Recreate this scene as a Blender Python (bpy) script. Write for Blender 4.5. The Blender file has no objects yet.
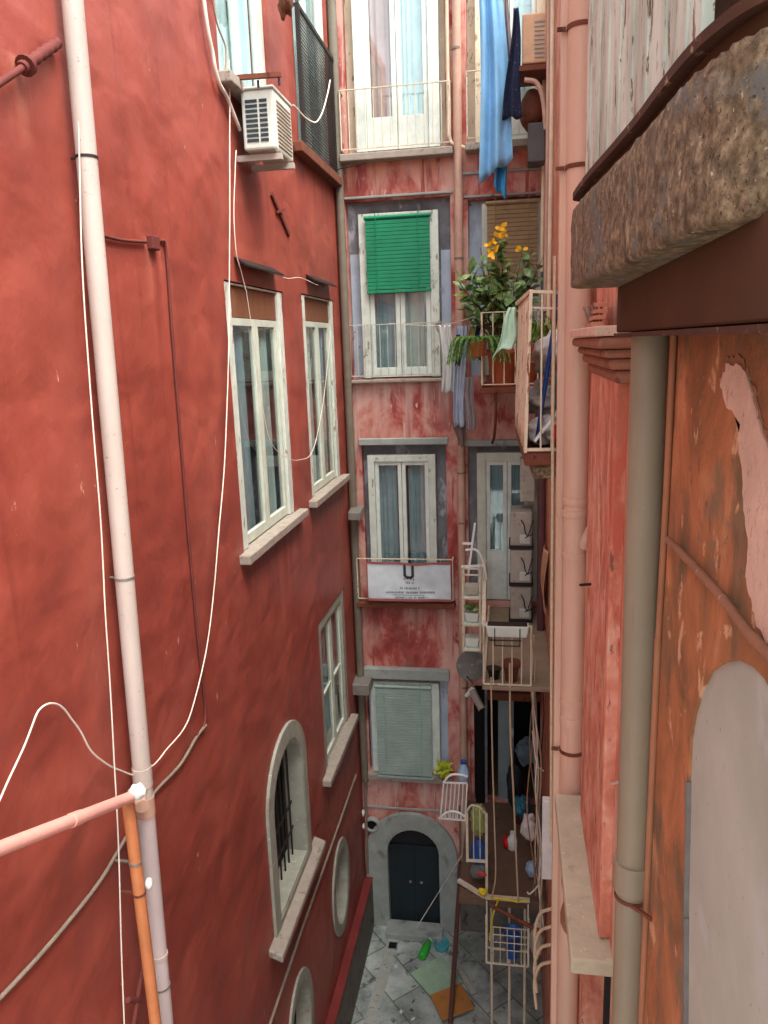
import bpy, bmesh, math, random
from mathutils import Vector, Matrix
random.seed(7)
R = math.radians
SC = bpy.context.scene
COL = SC.collection

# ------------------------------------------------------------------ camera, sky, sun, exposure
ROT = Matrix(((0.98649438, -0.00186634, 0.16378449),
              (0.16033492, 0.21545005, -0.96326216),
              (-0.0334896, 0.97651308, 0.21283951)))
cam_d = bpy.data.cameras.new('camera')
cam = bpy.data.objects.new('camera', cam_d)
COL.objects.link(cam)
cam.matrix_world = ROT.to_4x4()
cam_d.sensor_fit = 'VERTICAL'
cam_d.sensor_height = 36.0
cam_d.lens = 36.0 * 769.0 / 1024.0
cam_d.clip_start = 0.05
cam_d.clip_end = 500
SC.camera = cam

SUN_EL, SUN_AZ = R(62), R(125)          # azimuth measured from +Y towards +X
W = bpy.data.worlds.new("World")
SC.world = W
W.use_nodes = True
wn, wl = W.node_tree.nodes, W.node_tree.links
bg = wn['Background']
sky = wn.new('ShaderNodeTexSky')
sky.sky_type = 'NISHITA'
sky.sun_disc = False
sky.sun_elevation = SUN_EL
sky.sun_rotation = SUN_AZ
sky.dust_density = 4.0
sky.ozone_density = 1.0
hs = wn.new('ShaderNodeHueSaturation')   # a veiled, nearly white sky
hs.inputs['Saturation'].default_value = 0.35
wl.new(sky.outputs[0], hs.inputs['Color'])
wl.new(hs.outputs[0], bg.inputs[0])
bg.inputs[1].default_value = 0.15

sun_d = bpy.data.lights.new('sun', 'SUN')
sun_d.energy = 1.0
sun_d.angle = R(35)
sun_d.color = (1.0, 0.95, 0.86)
sun = bpy.data.objects.new('sun', sun_d)
COL.objects.link(sun)
sv = Vector((math.sin(SUN_AZ) * math.cos(SUN_EL), math.cos(SUN_AZ) * math.cos(SUN_EL), math.sin(SUN_EL)))
sun.rotation_euler = (-sv).to_track_quat('-Z', 'Y').to_euler()
sun.location = (0, 0, 30)

SC.view_settings.view_transform = 'Standard'
SC.view_settings.look = 'None'
SC.view_settings.gamma = 1.0
SC.view_settings.use_curve_mapping = False
SC.view_settings.exposure = 2.05
SC.render.engine = 'CYCLES'
SC.cycles.use_denoising = True
SC.cycles.max_bounces = 10
SC.cycles.diffuse_bounces = 6
SC.cycles.transparent_max_bounces = 12
SC.cycles.sample_clamp_indirect = 8

# ------------------------------------------------------------------ colour and materials
def S(r, g, b):
    f = lambda c: (c / 12.92) if c <= 0.04045 else ((c + 0.055) / 1.055) ** 2.4
    return (f(r / 255), f(g / 255), f(b / 255), 1.0)

def scl(c, k):
    return (min(1, c[0] * k), min(1, c[1] * k), min(1, c[2] * k), 1.0)

def M(name, base, rough=0.8, metal=0.0, ramp=None, scale=3.0, stretch=1.0, detail=6, spots=(), bump=(40, 0.15, 0.01),
      big=None, distort=0.0, stains=(), brick=None):
    m = bpy.data.materials.new(name)
    m.use_nodes = True
    nt = m.node_tree
    n, l = nt.nodes, nt.links
    b = n['Principled BSDF']
    b.inputs['Roughness'].default_value = rough
    b.inputs['Metallic'].default_value = metal
    b.inputs['Specular IOR Level'].default_value = 0.3
    geo = n.new('ShaderNodeNewGeometry')

    def noise(s, st=1.0, det=6, rg=0.6, dist=0.0, off=(0, 0, 0)):
        mp = n.new('ShaderNodeMapping')
        mp.inputs['Scale'].default_value = (s, s, s * st)
        mp.inputs['Location'].default_value = off
        l.new(geo.outputs['Position'], mp.inputs[0])
        t = n.new('ShaderNodeTexNoise')
        t.inputs['Scale'].default_value = 1.0
        t.inputs['Detail'].default_value = det
        t.inputs['Roughness'].default_value = rg
        t.inputs['Distortion'].default_value = dist
        l.new(mp.outputs[0], t.inputs[0])
        return t.outputs[0]

    def ramp_(src, stops, const=False):
        r = n.new('ShaderNodeValToRGB')
        e = r.color_ramp.elements
        while len(e) < len(stops):
            e.new(0.5)
        for k, (p, c) in enumerate(stops):
            e[k].position = p
            e[k].color = c
        l.new(src, r.inputs[0])
        return r.outputs[0]

    def mix(fac, a, c):
        x = n.new('ShaderNodeMix')
        x.data_type = 'RGBA'
        l.new(fac, x.inputs[0])
        if isinstance(a, tuple):
            x.inputs[6].default_value = a
        else:
            l.new(a, x.inputs[6])
        if isinstance(c, tuple):
            x.inputs[7].default_value = c
        else:
            l.new(c, x.inputs[7])
        return x.outputs[2]
    base = base if len(base) == 4 else (*base, 1)
    if ramp is None:
        ramp = [(0.3, scl(base, 0.82)), (0.7, scl(base, 1.12))]
    col = ramp_(noise(scale, stretch, detail, 0.62, distort), ramp)
    if brick:
        mp = n.new('ShaderNodeMapping')
        mp.inputs['Rotation'].default_value = (0, 0, R(brick['rot']))
        l.new(geo.outputs['Position'], mp.inputs[0])
        bt = n.new('ShaderNodeTexBrick')
        bt.inputs['Scale'].default_value = 1.0
        bt.inputs['Brick Width'].default_value = brick['w']
        bt.inputs['Row Height'].default_value = brick['h']
        bt.inputs['Mortar Size'].default_value = brick['m']
        bt.inputs['Mortar Smooth'].default_value = 0.4
        bt.inputs['Color1'].default_value = brick['c1']
        bt.inputs['Color2'].default_value = brick['c2']
        bt.inputs['Mortar'].default_value = brick['cm']
        l.new(mp.outputs[0], bt.inputs[0])
        x = n.new('ShaderNodeMix')
        x.data_type = 'RGBA'
        x.blend_type = 'MULTIPLY'
        x.inputs[0].default_value = 1.0
        l.new(col, x.inputs[6])
        l.new(bt.outputs[0], x.inputs[7])
        col = x.outputs[2]
    for k, (s, th, w, c, st) in enumerate(spots):
        fac = ramp_(noise(s, st, 7, 0.65, 0.3, (k * 7.3, k * 3.1, k * 5.7)), [(th, (0, 0, 0, 1)), (min(1, th + w), (1, 1, 1, 1))])
        col = mix(fac, col, c)
    if stains:                       # runoff marks under sills, slabs and brackets
        sp = n.new('ShaderNodeSeparateXYZ')
        l.new(geo.outputs['Position'], sp.inputs[0])
        runs = ramp_(noise(7, 0.07, 5, 0.6), [(0.42, (0, 0, 0, 1)), (0.62, (1, 1, 1, 1))])

        def mr(src, a, c, d, e):
            q = n.new('ShaderNodeMapRange')
            q.inputs[1].default_value, q.inputs[2].default_value = a, c
            q.inputs[3].default_value, q.inputs[4].default_value = d, e
            l.new(src, q.inputs[0])
            return q.outputs[0]

        def mul(a, c):
            q = n.new('ShaderNodeMath')
            q.operation = 'MULTIPLY'
            for i, x in enumerate((a, c)):
                if isinstance(x, float):
                    q.inputs[i].default_value = x
                else:
                    l.new(x, q.inputs[i])
            return q.outputs[0]
        for axis, u0, u1, zt, ln, c, k in stains:
            u = sp.outputs[axis]
            f = mul(mr(u, u0 - 0.08, u0 + 0.08, 0, 1), mr(u, u1 - 0.08, u1 + 0.08, 1, 0))
            f = mul(f, mul(mr(sp.outputs[2], zt - ln, zt, 0, 1), mr(sp.outputs[2], zt, zt + 0.02, 1, 0)))
            col = mix(mul(mul(f, runs), k), col, c)
    l.new(col, b.inputs['Base Color'])
    bs, bst, bd = bump
    h = noise(bs, 1, 5, 0.6)
    bp = n.new('ShaderNodeBump')
    bp.inputs['Strength'].default_value = bst
    bp.inputs['Distance'].default_value = bd
    l.new(h, bp.inputs['Height'])
    nrm = bp.outputs[0]
    if big:
        h2 = noise(big[0], big[3] if len(big) > 3 else 1, 1.5, 0.4, 0.3)
        b2 = n.new('ShaderNodeBump')
        b2.inputs['Strength'].default_value = big[1]
        b2.inputs['Distance'].default_value = big[2]
        l.new(h2, b2.inputs['Height'])
        l.new(nrm, b2.inputs['Normal'])
        nrm = b2.outputs[0]
    l.new(nrm, b.inputs['Normal'])
    return m

def glass_mat(name, tint=(0.9, 0.95, 0.95, 1)):
    m = bpy.data.materials.new(name)
    m.use_nodes = True
    n, l = m.node_tree.nodes, m.node_tree.links
    n.remove(n['Principled BSDF'])
    t = n.new('ShaderNodeBsdfTransparent')
    t.inputs[0].default_value = tint
    g = n.new('ShaderNodeBsdfGlossy')
    g.inputs['Roughness'].default_value = 0.03
    lw = n.new('ShaderNodeLayerWeight')
    lw.inputs[0].default_value = 0.5
    pw = n.new('ShaderNodeMath')
    pw.operation = 'POWER'
    pw.inputs[1].default_value = 4.0
    l.new(lw.outputs['Facing'], pw.inputs[0])
    f = n.new('ShaderNodeMath')
    f.operation = 'MULTIPLY_ADD'
    f.inputs[1].default_value = 0.6
    f.inputs[2].default_value = 0.09
    l.new(pw.outputs[0], f.inputs[0])
    x = n.new('ShaderNodeMixShader')
    l.new(f.outputs[0], x.inputs[0])
    l.new(t.outputs[0], x.inputs[1])
    l.new(g.outputs[0], x.inputs[2])
    l.new(x.outputs[0], n['Material Output'].inputs[0])
    return m

DK, LM = S(98, 40, 34), S(178, 112, 92)
m_red = M('red_plaster', S(150, 62, 50), 0.5, scale=1.3, stretch=0.9, detail=9, distort=0.3,
          ramp=[(0.36, S(129, 55, 44)), (0.5, S(141, 63, 50)), (0.63, S(151, 72, 58))],
          spots=[(0.5, 0.56, 0.2, S(138, 65, 53), 0.8), (5, 0.60, 0.14, S(124, 52, 42), 0.05),
                 (9, 0.70, 0.012, S(200, 160, 136), 0.4), (28, 0.715, 0.015, S(190, 134, 112), 0.6), (50, 0.70, 0.02, S(96, 40, 34), 0.4)],
          stains=[(1, 6.9, 9.05, -2.04, 1.3, DK, 0.7), (1, 9.5, 11.6, -2.04, 1.2, DK, 0.7), (1, 9.4, 11.4, -6.0, 0.9, DK, 0.7), (1, 6.85, 8.85, -6.55, 1.1, DK, 0.7),
                  (1, 7.3, 8.6, 1.75, 0.8, DK, 0.5), (1, 4.05, 4.35, 1.55, 0.5, LM, 0.8), (1, 5.45, 5.8, 0.80, 0.5, LM, 0.6), (1, 9.6, 11.9, 2.28, 0.7, DK, 0.7), (1, 4.2, 4.7, -3.1, 1.6, DK, 0.6)],
          bump=(11, 0.28, 0.02), big=(2.0, 0.75, 0.06, 1.3))
m_red.node_tree.nodes['Principled BSDF'].inputs['Specular IOR Level'].default_value = 0.55
m_redwall = M('faded_red_plaster', S(150, 45, 42), 0.85, scale=1.7, stretch=0.7, detail=9,
              ramp=[(0.36, S(140, 60, 54)), (0.43, S(168, 82, 74)), (0.48, S(186, 118, 106)), (0.58, S(202, 156, 142))],
              spots=[(4, 0.585, 0.07, S(154, 64, 60), 0.4), (9, 0.64, 0.05, S(206, 180, 166), 0.5), (2.2, 0.58, 0.12, S(124, 86, 76), 0.3), (8, 0.60, 0.06, S(150, 70, 62), 0.05), (6, 0.62, 0.06, S(196, 160, 144), 0.07)],
              stains=[(0, -2.5, -0.9, -0.58, 1.0, S(206, 176, 164), 0.9), (0, -2.5, -0.9, -4.22, 1.1, S(120, 70, 66), 0.8), (0, -2.5, -0.9, 2.62, 0.5, S(214, 150, 120), 0.9), (0, -0.7, 0.5, 2.64, 0.6, S(206, 110, 82), 0.9), (0, -2.5, -0.9, -7.42, 0.6, S(206, 180, 170), 0.8)],
              bump=(22, 0.3, 0.012), distort=0.5)
m_orange = M('orange_plaster', S(190, 84, 46), 0.85, scale=2.2, stretch=0.8, detail=9,
             ramp=[(0.36, S(116, 84, 58)), (0.46, S(152, 102, 66)), (0.56, S(178, 114, 74)), (0.66, S(196, 138, 98))],
             spots=[(1.8, 0.50, 0.10, S(120, 94, 68), 0.7), (3.2, 0.54, 0.08, S(134, 108, 80), 0.7), (22, 0.61, 0.06, S(124, 96, 70), 0.8), (7, 0.62, 0.04, S(206, 160, 120), 0.8)],
             bump=(30, 0.5, 0.012), distort=0.6, big=(4, 0.5, 0.03))
m_salmon = M('salmon_plaster', S(204, 98, 78), 0.85, scale=5, stretch=0.65, detail=9,
             ramp=[(0.36, S(180, 106, 82)), (0.5, S(206, 132, 106)), (0.62, S(220, 160, 136))],
             spots=[(16, 0.66, 0.05, S(124, 82, 66), 0.12), (6, 0.57, 0.03, S(206, 172, 142), 0.22), (22, 0.60, 0.04, S(120, 84, 70), 0.3), (4, 0.58, 0.05, S(186, 98, 78), 0.3)], bump=(30, 0.5, 0.012), distort=0.3)
m_greyplaster = M('grey_surround_plaster', S(120, 122, 124), 0.85, scale=2.5, detail=8,
                  ramp=[(0.3, S(92, 92, 94)), (0.7, S(134, 136, 138))], spots=[(4, 0.55, 0.08, S(170, 172, 178), 0.4), (11, 0.64, 0.05, S(90, 84, 80), 0.5)])
m_bluegrey = M('pale_blue_surround', S(176, 188, 200), 0.85, scale=3, detail=8, spots=[(9, 0.62, 0.05, S(110, 104, 100), 0.5), (3, 0.6, 0.1, S(140, 146, 156), 0.5)])
m_creamwall = M('cream_surround_plaster', S(220, 204, 176), 0.85, scale=3, detail=8, spots=[(6, 0.58, 0.06, S(150, 120, 96), 0.5), (10, 0.62, 0.05, S(120, 104, 92), 0.4)])
m_stone = M('grey_portal_stone', S(150, 156, 150), 0.85, scale=4, detail=8, spots=[(3, 0.56, 0.12, S(108, 112, 106), 0.6), (14, 0.66, 0.06, S(180, 182, 174), 1)], bump=(30, 0.5, 0.012))
m_arch = M('arch_stone_trim', S(146, 147, 134), 0.85, scale=5, detail=8, spots=[(20, 0.64, 0.05, S(206, 196, 182), 1), (4, 0.6, 0.1, S(130, 112, 98), 0.6)])
m_sill = M('weathered_sill_stone', S(150, 140, 128), 0.85, scale=9, detail=8, spots=[(14, 0.58, 0.06, S(120, 108, 98), 1)])
m_tuff = M('old_balcony_stone', S(128, 106, 82), 0.95, scale=40, detail=10, stretch=1.0,
           ramp=[(0.34, S(78, 64, 46)), (0.46, S(106, 88, 66)), (0.54, S(124, 104, 79)), (0.68, S(158, 138, 110))],
           spots=[(7.0, 0.53, 0.10, S(104, 100, 92), 1), (130, 0.57, 0.06, S(70, 54, 38), 0.8), (9, 0.60, 0.08, S(160, 140, 110), 1), (5, 0.60, 0.06, S(78, 62, 44), 0.25), (60, 0.64, 0.04, S(190, 174, 148), 1)], bump=(120, 0.7, 0.004), big=(16, 0.6, 0.02))
m_rim = M('rusty_dark_rim', S(74, 46, 32), 0.8, scale=12, detail=8, spots=[(24, 0.6, 0.06, S(150, 126, 104), 1)])
m_soffit = M('dark_brown_beam', S(78, 48, 26), 0.9, scale=3, detail=8)
m_pave = M('basalt_paving', S(120, 126, 122), 0.7, scale=2.2, detail=9,
           ramp=[(0.36, S(132, 140, 136)), (0.62, S(190, 198, 190))],
           brick=dict(rot=48, w=1.05, h=0.55, m=0.016, c1=(1, 1, 1, 1), c2=(0.7, 0.72, 0.72, 1), cm=(0.4, 0.4, 0.38, 1)),
           spots=[(1.3, 0.54, 0.12, S(128, 132, 122), 1), (5, 0.58, 0.08, S(92, 94, 88), 1), (16, 0.62, 0.05, S(176, 178, 168), 1), (50, 0.7, 0.04, S(60, 54, 46), 1)], bump=(30, 0.5, 0.01))
m_cement = M('pale_cement', S(168, 170, 160), 0.9, scale=6, spots=[(12, 0.58, 0.08, S(120, 122, 116), 1)])
m_plinth = M('red_plinth_paint', S(116, 44, 42), 0.7, scale=4)
m_plinthside = M('damp_plinth_and_shade', S(108, 104, 96), 0.9, scale=5, spots=[(4, 0.55, 0.1, S(70, 66, 60), 1)])  # plinth side; also the painted shade below the terrace
m_whitewood = M('chipped_white_paint', S(198, 204, 192), 0.6, scale=5, spots=[(14, 0.59, 0.04, S(140, 128, 112), 0.35), (40, 0.67, 0.04, S(100, 88, 76), 0.5)])
m_white = M('white_frame_paint', S(208, 216, 206), 0.5, scale=4)
m_offwhite = M('offwhite_frame_paint', S(192, 198, 182), 0.55, scale=4, spots=[(18, 0.68, 0.04, S(140, 132, 120), 0.5)])
m_pinkwood = M('pinkish_wood_paint', S(190, 130, 104), 0.7, scale=6)
m_brownwood = M('brown_wood', S(120, 78, 54), 0.8, scale=14, stretch=0.2)
m_glass = glass_mat('window_glass')
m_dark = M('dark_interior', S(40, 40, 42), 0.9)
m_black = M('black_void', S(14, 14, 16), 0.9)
m_curtain = M('pale_net_curtain', S(186, 198, 190), 0.9, scale=3)
m_curtblue = M('blue_grey_curtain', S(150, 168, 172), 0.9, scale=3)
m_curtpink = M('pinkish_curtain', S(206, 168, 160), 0.9, scale=3)
m_curtaqua = M('aqua_curtain', S(208, 226, 224), 0.9, scale=3)
m_green = M('green_blind_plastic', S(28, 126, 88), 0.45, scale=3)
m_blindgrey = M('grey_green_blind', S(148, 166, 158), 0.55, scale=3)
m_blindtan = M('tan_wood_blind', S(150, 126, 92), 0.7, scale=8)
m_railwhite = M('cream_rail_paint', S(206, 194, 170), 0.55, scale=8, spots=[(20, 0.62, 0.05, S(140, 92, 60), 0.5)])
m_raildark = M('grey_iron_rail', S(186, 186, 170), 0.6, scale=8, spots=[(20, 0.6, 0.05, S(104, 70, 50), 0.5)])
m_rust = M('rusty_cream_metal', S(214, 198, 170), 0.75, scale=8, stretch=0.3, detail=9, spots=[(12, 0.585, 0.04, S(134, 86, 52), 0.25), (30, 0.60, 0.05, S(92, 54, 34), 0.4)])
m_rustdark = M('dark_rust', S(110, 62, 44), 0.85, scale=8, spots=[(20, 0.58, 0.06, S(70, 40, 30), 0.5)])
m_pvcwhite = M('pale_grey_pipe', S(186, 172, 162), 0.42, scale=2, stretch=0.4, spots=[(5, 0.62, 0.1, S(170, 154, 142), 0.06), (30, 0.64, 0.04, S(140, 124, 112), 1)])
m_pvcpink = M('pink_pipe', S(206, 168, 144), 0.45, scale=2.5, stretch=0.25, spots=[(6, 0.6, 0.1, S(186, 140, 116), 0.06), (4, 0.58, 0.1, S(206, 176, 158), 0.08)])
m_pvcsalmon = M('salmon_pipe', S(224, 160, 146), 0.5, scale=4)
m_pvcorange = M('orange_pipe', S(196, 122, 78), 0.5, scale=4)
m_pvcgreen = M('olive_grey_pipe', S(142, 128, 106), 0.5, scale=3, stretch=0.3, spots=[(6, 0.6, 0.1, S(118, 100, 72), 0.12), (36, 0.68, 0.04, S(172, 160, 138), 1)])
m_olive = M('olive_corner_pipe', S(114, 106, 92), 0.6, scale=5)
m_beigepipe = M('beige_conduit', S(214, 194, 164), 0.5, scale=5)
m_pinkbeige = M('pink_beige_pipe', S(190, 152, 132), 0.5, scale=4)
m_wire = M('white_wire', S(216, 204, 190), 0.6)
m_wiredark = M('dark_wire', S(50, 38, 34), 0.7)
m_wiregrey = M('grey_old_conduit', S(128, 114, 100), 0.8, scale=12)
m_redpipe = M('red_painted_conduit', S(100, 46, 40), 0.8, scale=8)
m_metal = M('galvanised_metal', S(140, 136, 128), 0.5, metal=0.5, scale=10)
m_canopy = M('shaded_canopy', S(34, 26, 24), 0.9)  # canopy colour darkened to hold the shade of its underside
m_irondark = M('dark_iron', S(48, 44, 42), 0.6, metal=0.3)
m_ac = M('white_appliance_shell', S(202, 208, 196), 0.5, scale=4)
m_acgrey = M('grey_appliance_shell', S(172, 164, 150), 0.6, scale=5, spots=[(14, 0.6, 0.08, S(130, 120, 108), 1)])
m_acbeige = M('beige_appliance_shell', S(206, 164, 128), 0.6, scale=5)
m_grille = M('dark_teal_grille', S(40, 56, 60), 0.6)
m_banner = M('white_banner_cloth', S(206, 216, 220), 0.8, scale=3)
m_ink = M('dark_grey_print', S(60, 58, 60), 0.8)
m_inkred = M('dull_red_hem', S(156, 92, 88), 0.8)
m_blue1 = M('light_blue_cloth', S(124, 176, 214), 0.9, scale=3, bump=(120, 0.1, 0.003))
m_blue2 = M('turquoise_cloth', S(60, 140, 190), 0.9, scale=3)
m_navy = M('navy_cloth', S(30, 36, 62), 0.9, scale=30, ramp=[(0.60, S(28, 34, 60)), (0.72, S(110, 116, 140))])
m_greycloth = M('grey_cloth', S(150, 140, 142), 0.9, scale=5)
m_whitecloth = M('white_cloth', S(200, 202, 198), 0.9, scale=5)
m_palecloth = M('pale_blue_cloth', S(176, 188, 204), 0.9, scale=5)
m_blackcloth = M('black_cloth', S(36, 38, 44), 0.9, scale=5)
m_olivecloth = M('olive_cloth', S(130, 128, 60), 0.9, scale=5)
m_mint = M('mint_plastic_sheet', S(180, 216, 190), 0.5, scale=5)
m_leaf = M('glossy_green_leaf', S(62, 96, 46), 0.35, scale=9, ramp=[(0.36, S(62, 96, 52)), (0.5, S(104, 136, 78)), (0.64, S(160, 180, 118))])
m_leaf2 = M('light_green_leaf', S(120, 146, 60), 0.5, scale=9)
m_fern = M('fern_green', S(78, 116, 46), 0.6, scale=9, ramp=[(0.3, S(44, 82, 34)), (0.7, S(110, 146, 64))])
m_stem = M('brown_stem', S(96, 76, 54), 0.8)
m_yellow = M('yellow_petal', S(236, 178, 18), 0.6)
m_terra = M('terracotta', S(176, 92, 60), 0.8, scale=8)
m_soil = M('potting_soil', S(48, 38, 30), 0.95)
m_bag = M('translucent_white_bag', S(220, 210, 204), 0.35, scale=12, big=(22, 0.8, 0.02))
m_bagteal = M('teal_bag', S(96, 150, 152), 0.4, big=(22, 0.8, 0.02))
m_bluepole = M('dark_blue_pole', S(34, 62, 122), 0.45)
m_plastwhite = M('white_plastic', S(226, 224, 218), 0.4)
m_redplast = M('red_plastic', S(196, 30, 34), 0.4)
m_yellplast = M('yellow_cord', S(226, 196, 40), 0.6)
m_blueplast = M('blue_plastic', S(36, 84, 150), 0.4, scale=10)
m_tealplast = M('teal_plastic', S(46, 108, 122), 0.5)
m_aqua = M('aqua_plastic', S(70, 150, 160), 0.5)
m_greenglass = M('bright_green_plastic', S(54, 170, 60), 0.25)
m_mintboard = M('mint_board', S(150, 176, 150), 0.7, scale=6)
m_orangeboard = M('orange_brown_board', S(168, 112, 56), 0.6, scale=3, stretch=1, spots=[(8, 0.6, 0.1, S(140, 90, 44), 1)])
m_door = M('dark_slate_door', S(30, 41, 45), 0.6, scale=5, stretch=0.3)
m_doorteal = M('teal_inner_door', S(84, 124, 132), 0.6)
m_floor = M('brown_terrace_floor', S(104, 82, 66), 0.8, scale=5, spots=[(10, 0.6, 0.08, S(76, 58, 46), 1)])
m_tile = M('tan_tile_floor', S(140, 122, 100), 0.8, scale=3)
m_pinkpatch = M('pink_repair_plaster', S(214, 180, 158), 0.9, scale=6, spots=[(20, 0.60, 0.05, S(200, 160, 138), 0.6), (60, 0.62, 0.03, S(170, 130, 108), 0.4)], bump=(40, 0.5, 0.01))
m_niche = M('pale_grey_niche_plaster', S(186, 180, 178), 0.9, scale=1.6, detail=5, ramp=[(0.36, S(166, 164, 150)), (0.64, S(186, 184, 168))], spots=[(1.5, 0.55, 0.15, S(164, 158, 148), 0.6), (3, 0.58, 0.1, S(184, 186, 178), 0.8), (40, 0.67, 0.02, S(130, 128, 120), 0.6)], bump=(30, 0.15, 0.008))
m_nichetrim = M('grey_mortar_edge', S(120, 112, 106), 0.9, scale=14)
m_wrap = M('taped_hose', S(150, 106, 80), 0.7, scale=20, spots=[(26, 0.6, 0.08, S(196, 150, 120), 0.6)])
m_boards = M('flaking_pale_boards', S(190, 180, 160), 0.8, scale=7, stretch=0.25, detail=9,
             ramp=[(0.36, S(166, 168, 152)), (0.58, S(208, 212, 196))], spots=[(34, 0.585, 0.03, S(112, 96, 78), 0.22), (8, 0.60, 0.06, S(150, 120, 96), 0.15)], bump=(50, 0.4, 0.006))
m_ledge = M('cream_ledge_stone', S(184, 172, 146), 0.9, scale=6, detail=9, spots=[(5, 0.56, 0.12, S(158, 140, 124), 0.5), (26, 0.64, 0.05, S(216, 200, 176), 1), (9, 0.66, 0.06, S(176, 112, 78), 1)], bump=(40, 0.5, 0.008))
m_rope = M('worn_cream_rope', S(190, 168, 138), 0.9, scale=30)
m_card = M('torn_cardboard', S(204, 158, 120), 0.9, scale=6)
m_dish = M('grey_dish', S(104, 102, 96), 0.6, scale=8, spots=[(8, 0.55, 0.1, S(130, 130, 128), 1)])

# ------------------------------------------------------------------ geometry helpers
def V(*a):
    return Vector(a)

class Frame:
    """A wall's own axes: along it, up, and out of it."""
    def __init__(s, o, u, n):
        s.o, s.u, s.n = Vector(o), Vector(u), Vector(n)
    def p(s, u, z, n=0.0):
        return s.o + s.u * u + s.n * n + Vector((0, 0, z))
    def at(s, px, py, n=0.0):
        """point of the wall (moved out by n) seen at a pixel of the photograph"""
        d = ROT @ Vector(((px - 384) / 769, (512 - py) / 769, -1))
        q = s.o + s.n * n
        return d * (q.dot(s.n) / d.dot(s.n))

LW = Frame((-2.6, 0, 0), (0, 1, 0), (1, 0, 0))
BW = Frame((0, 12, 0), (1, 0, 0), (0, -1, 0))
RW = Frame((0.5, 0, 0), (0, 1, 0), (-1, 0, 0))
GZ = -10.4
ORG = {}

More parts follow.
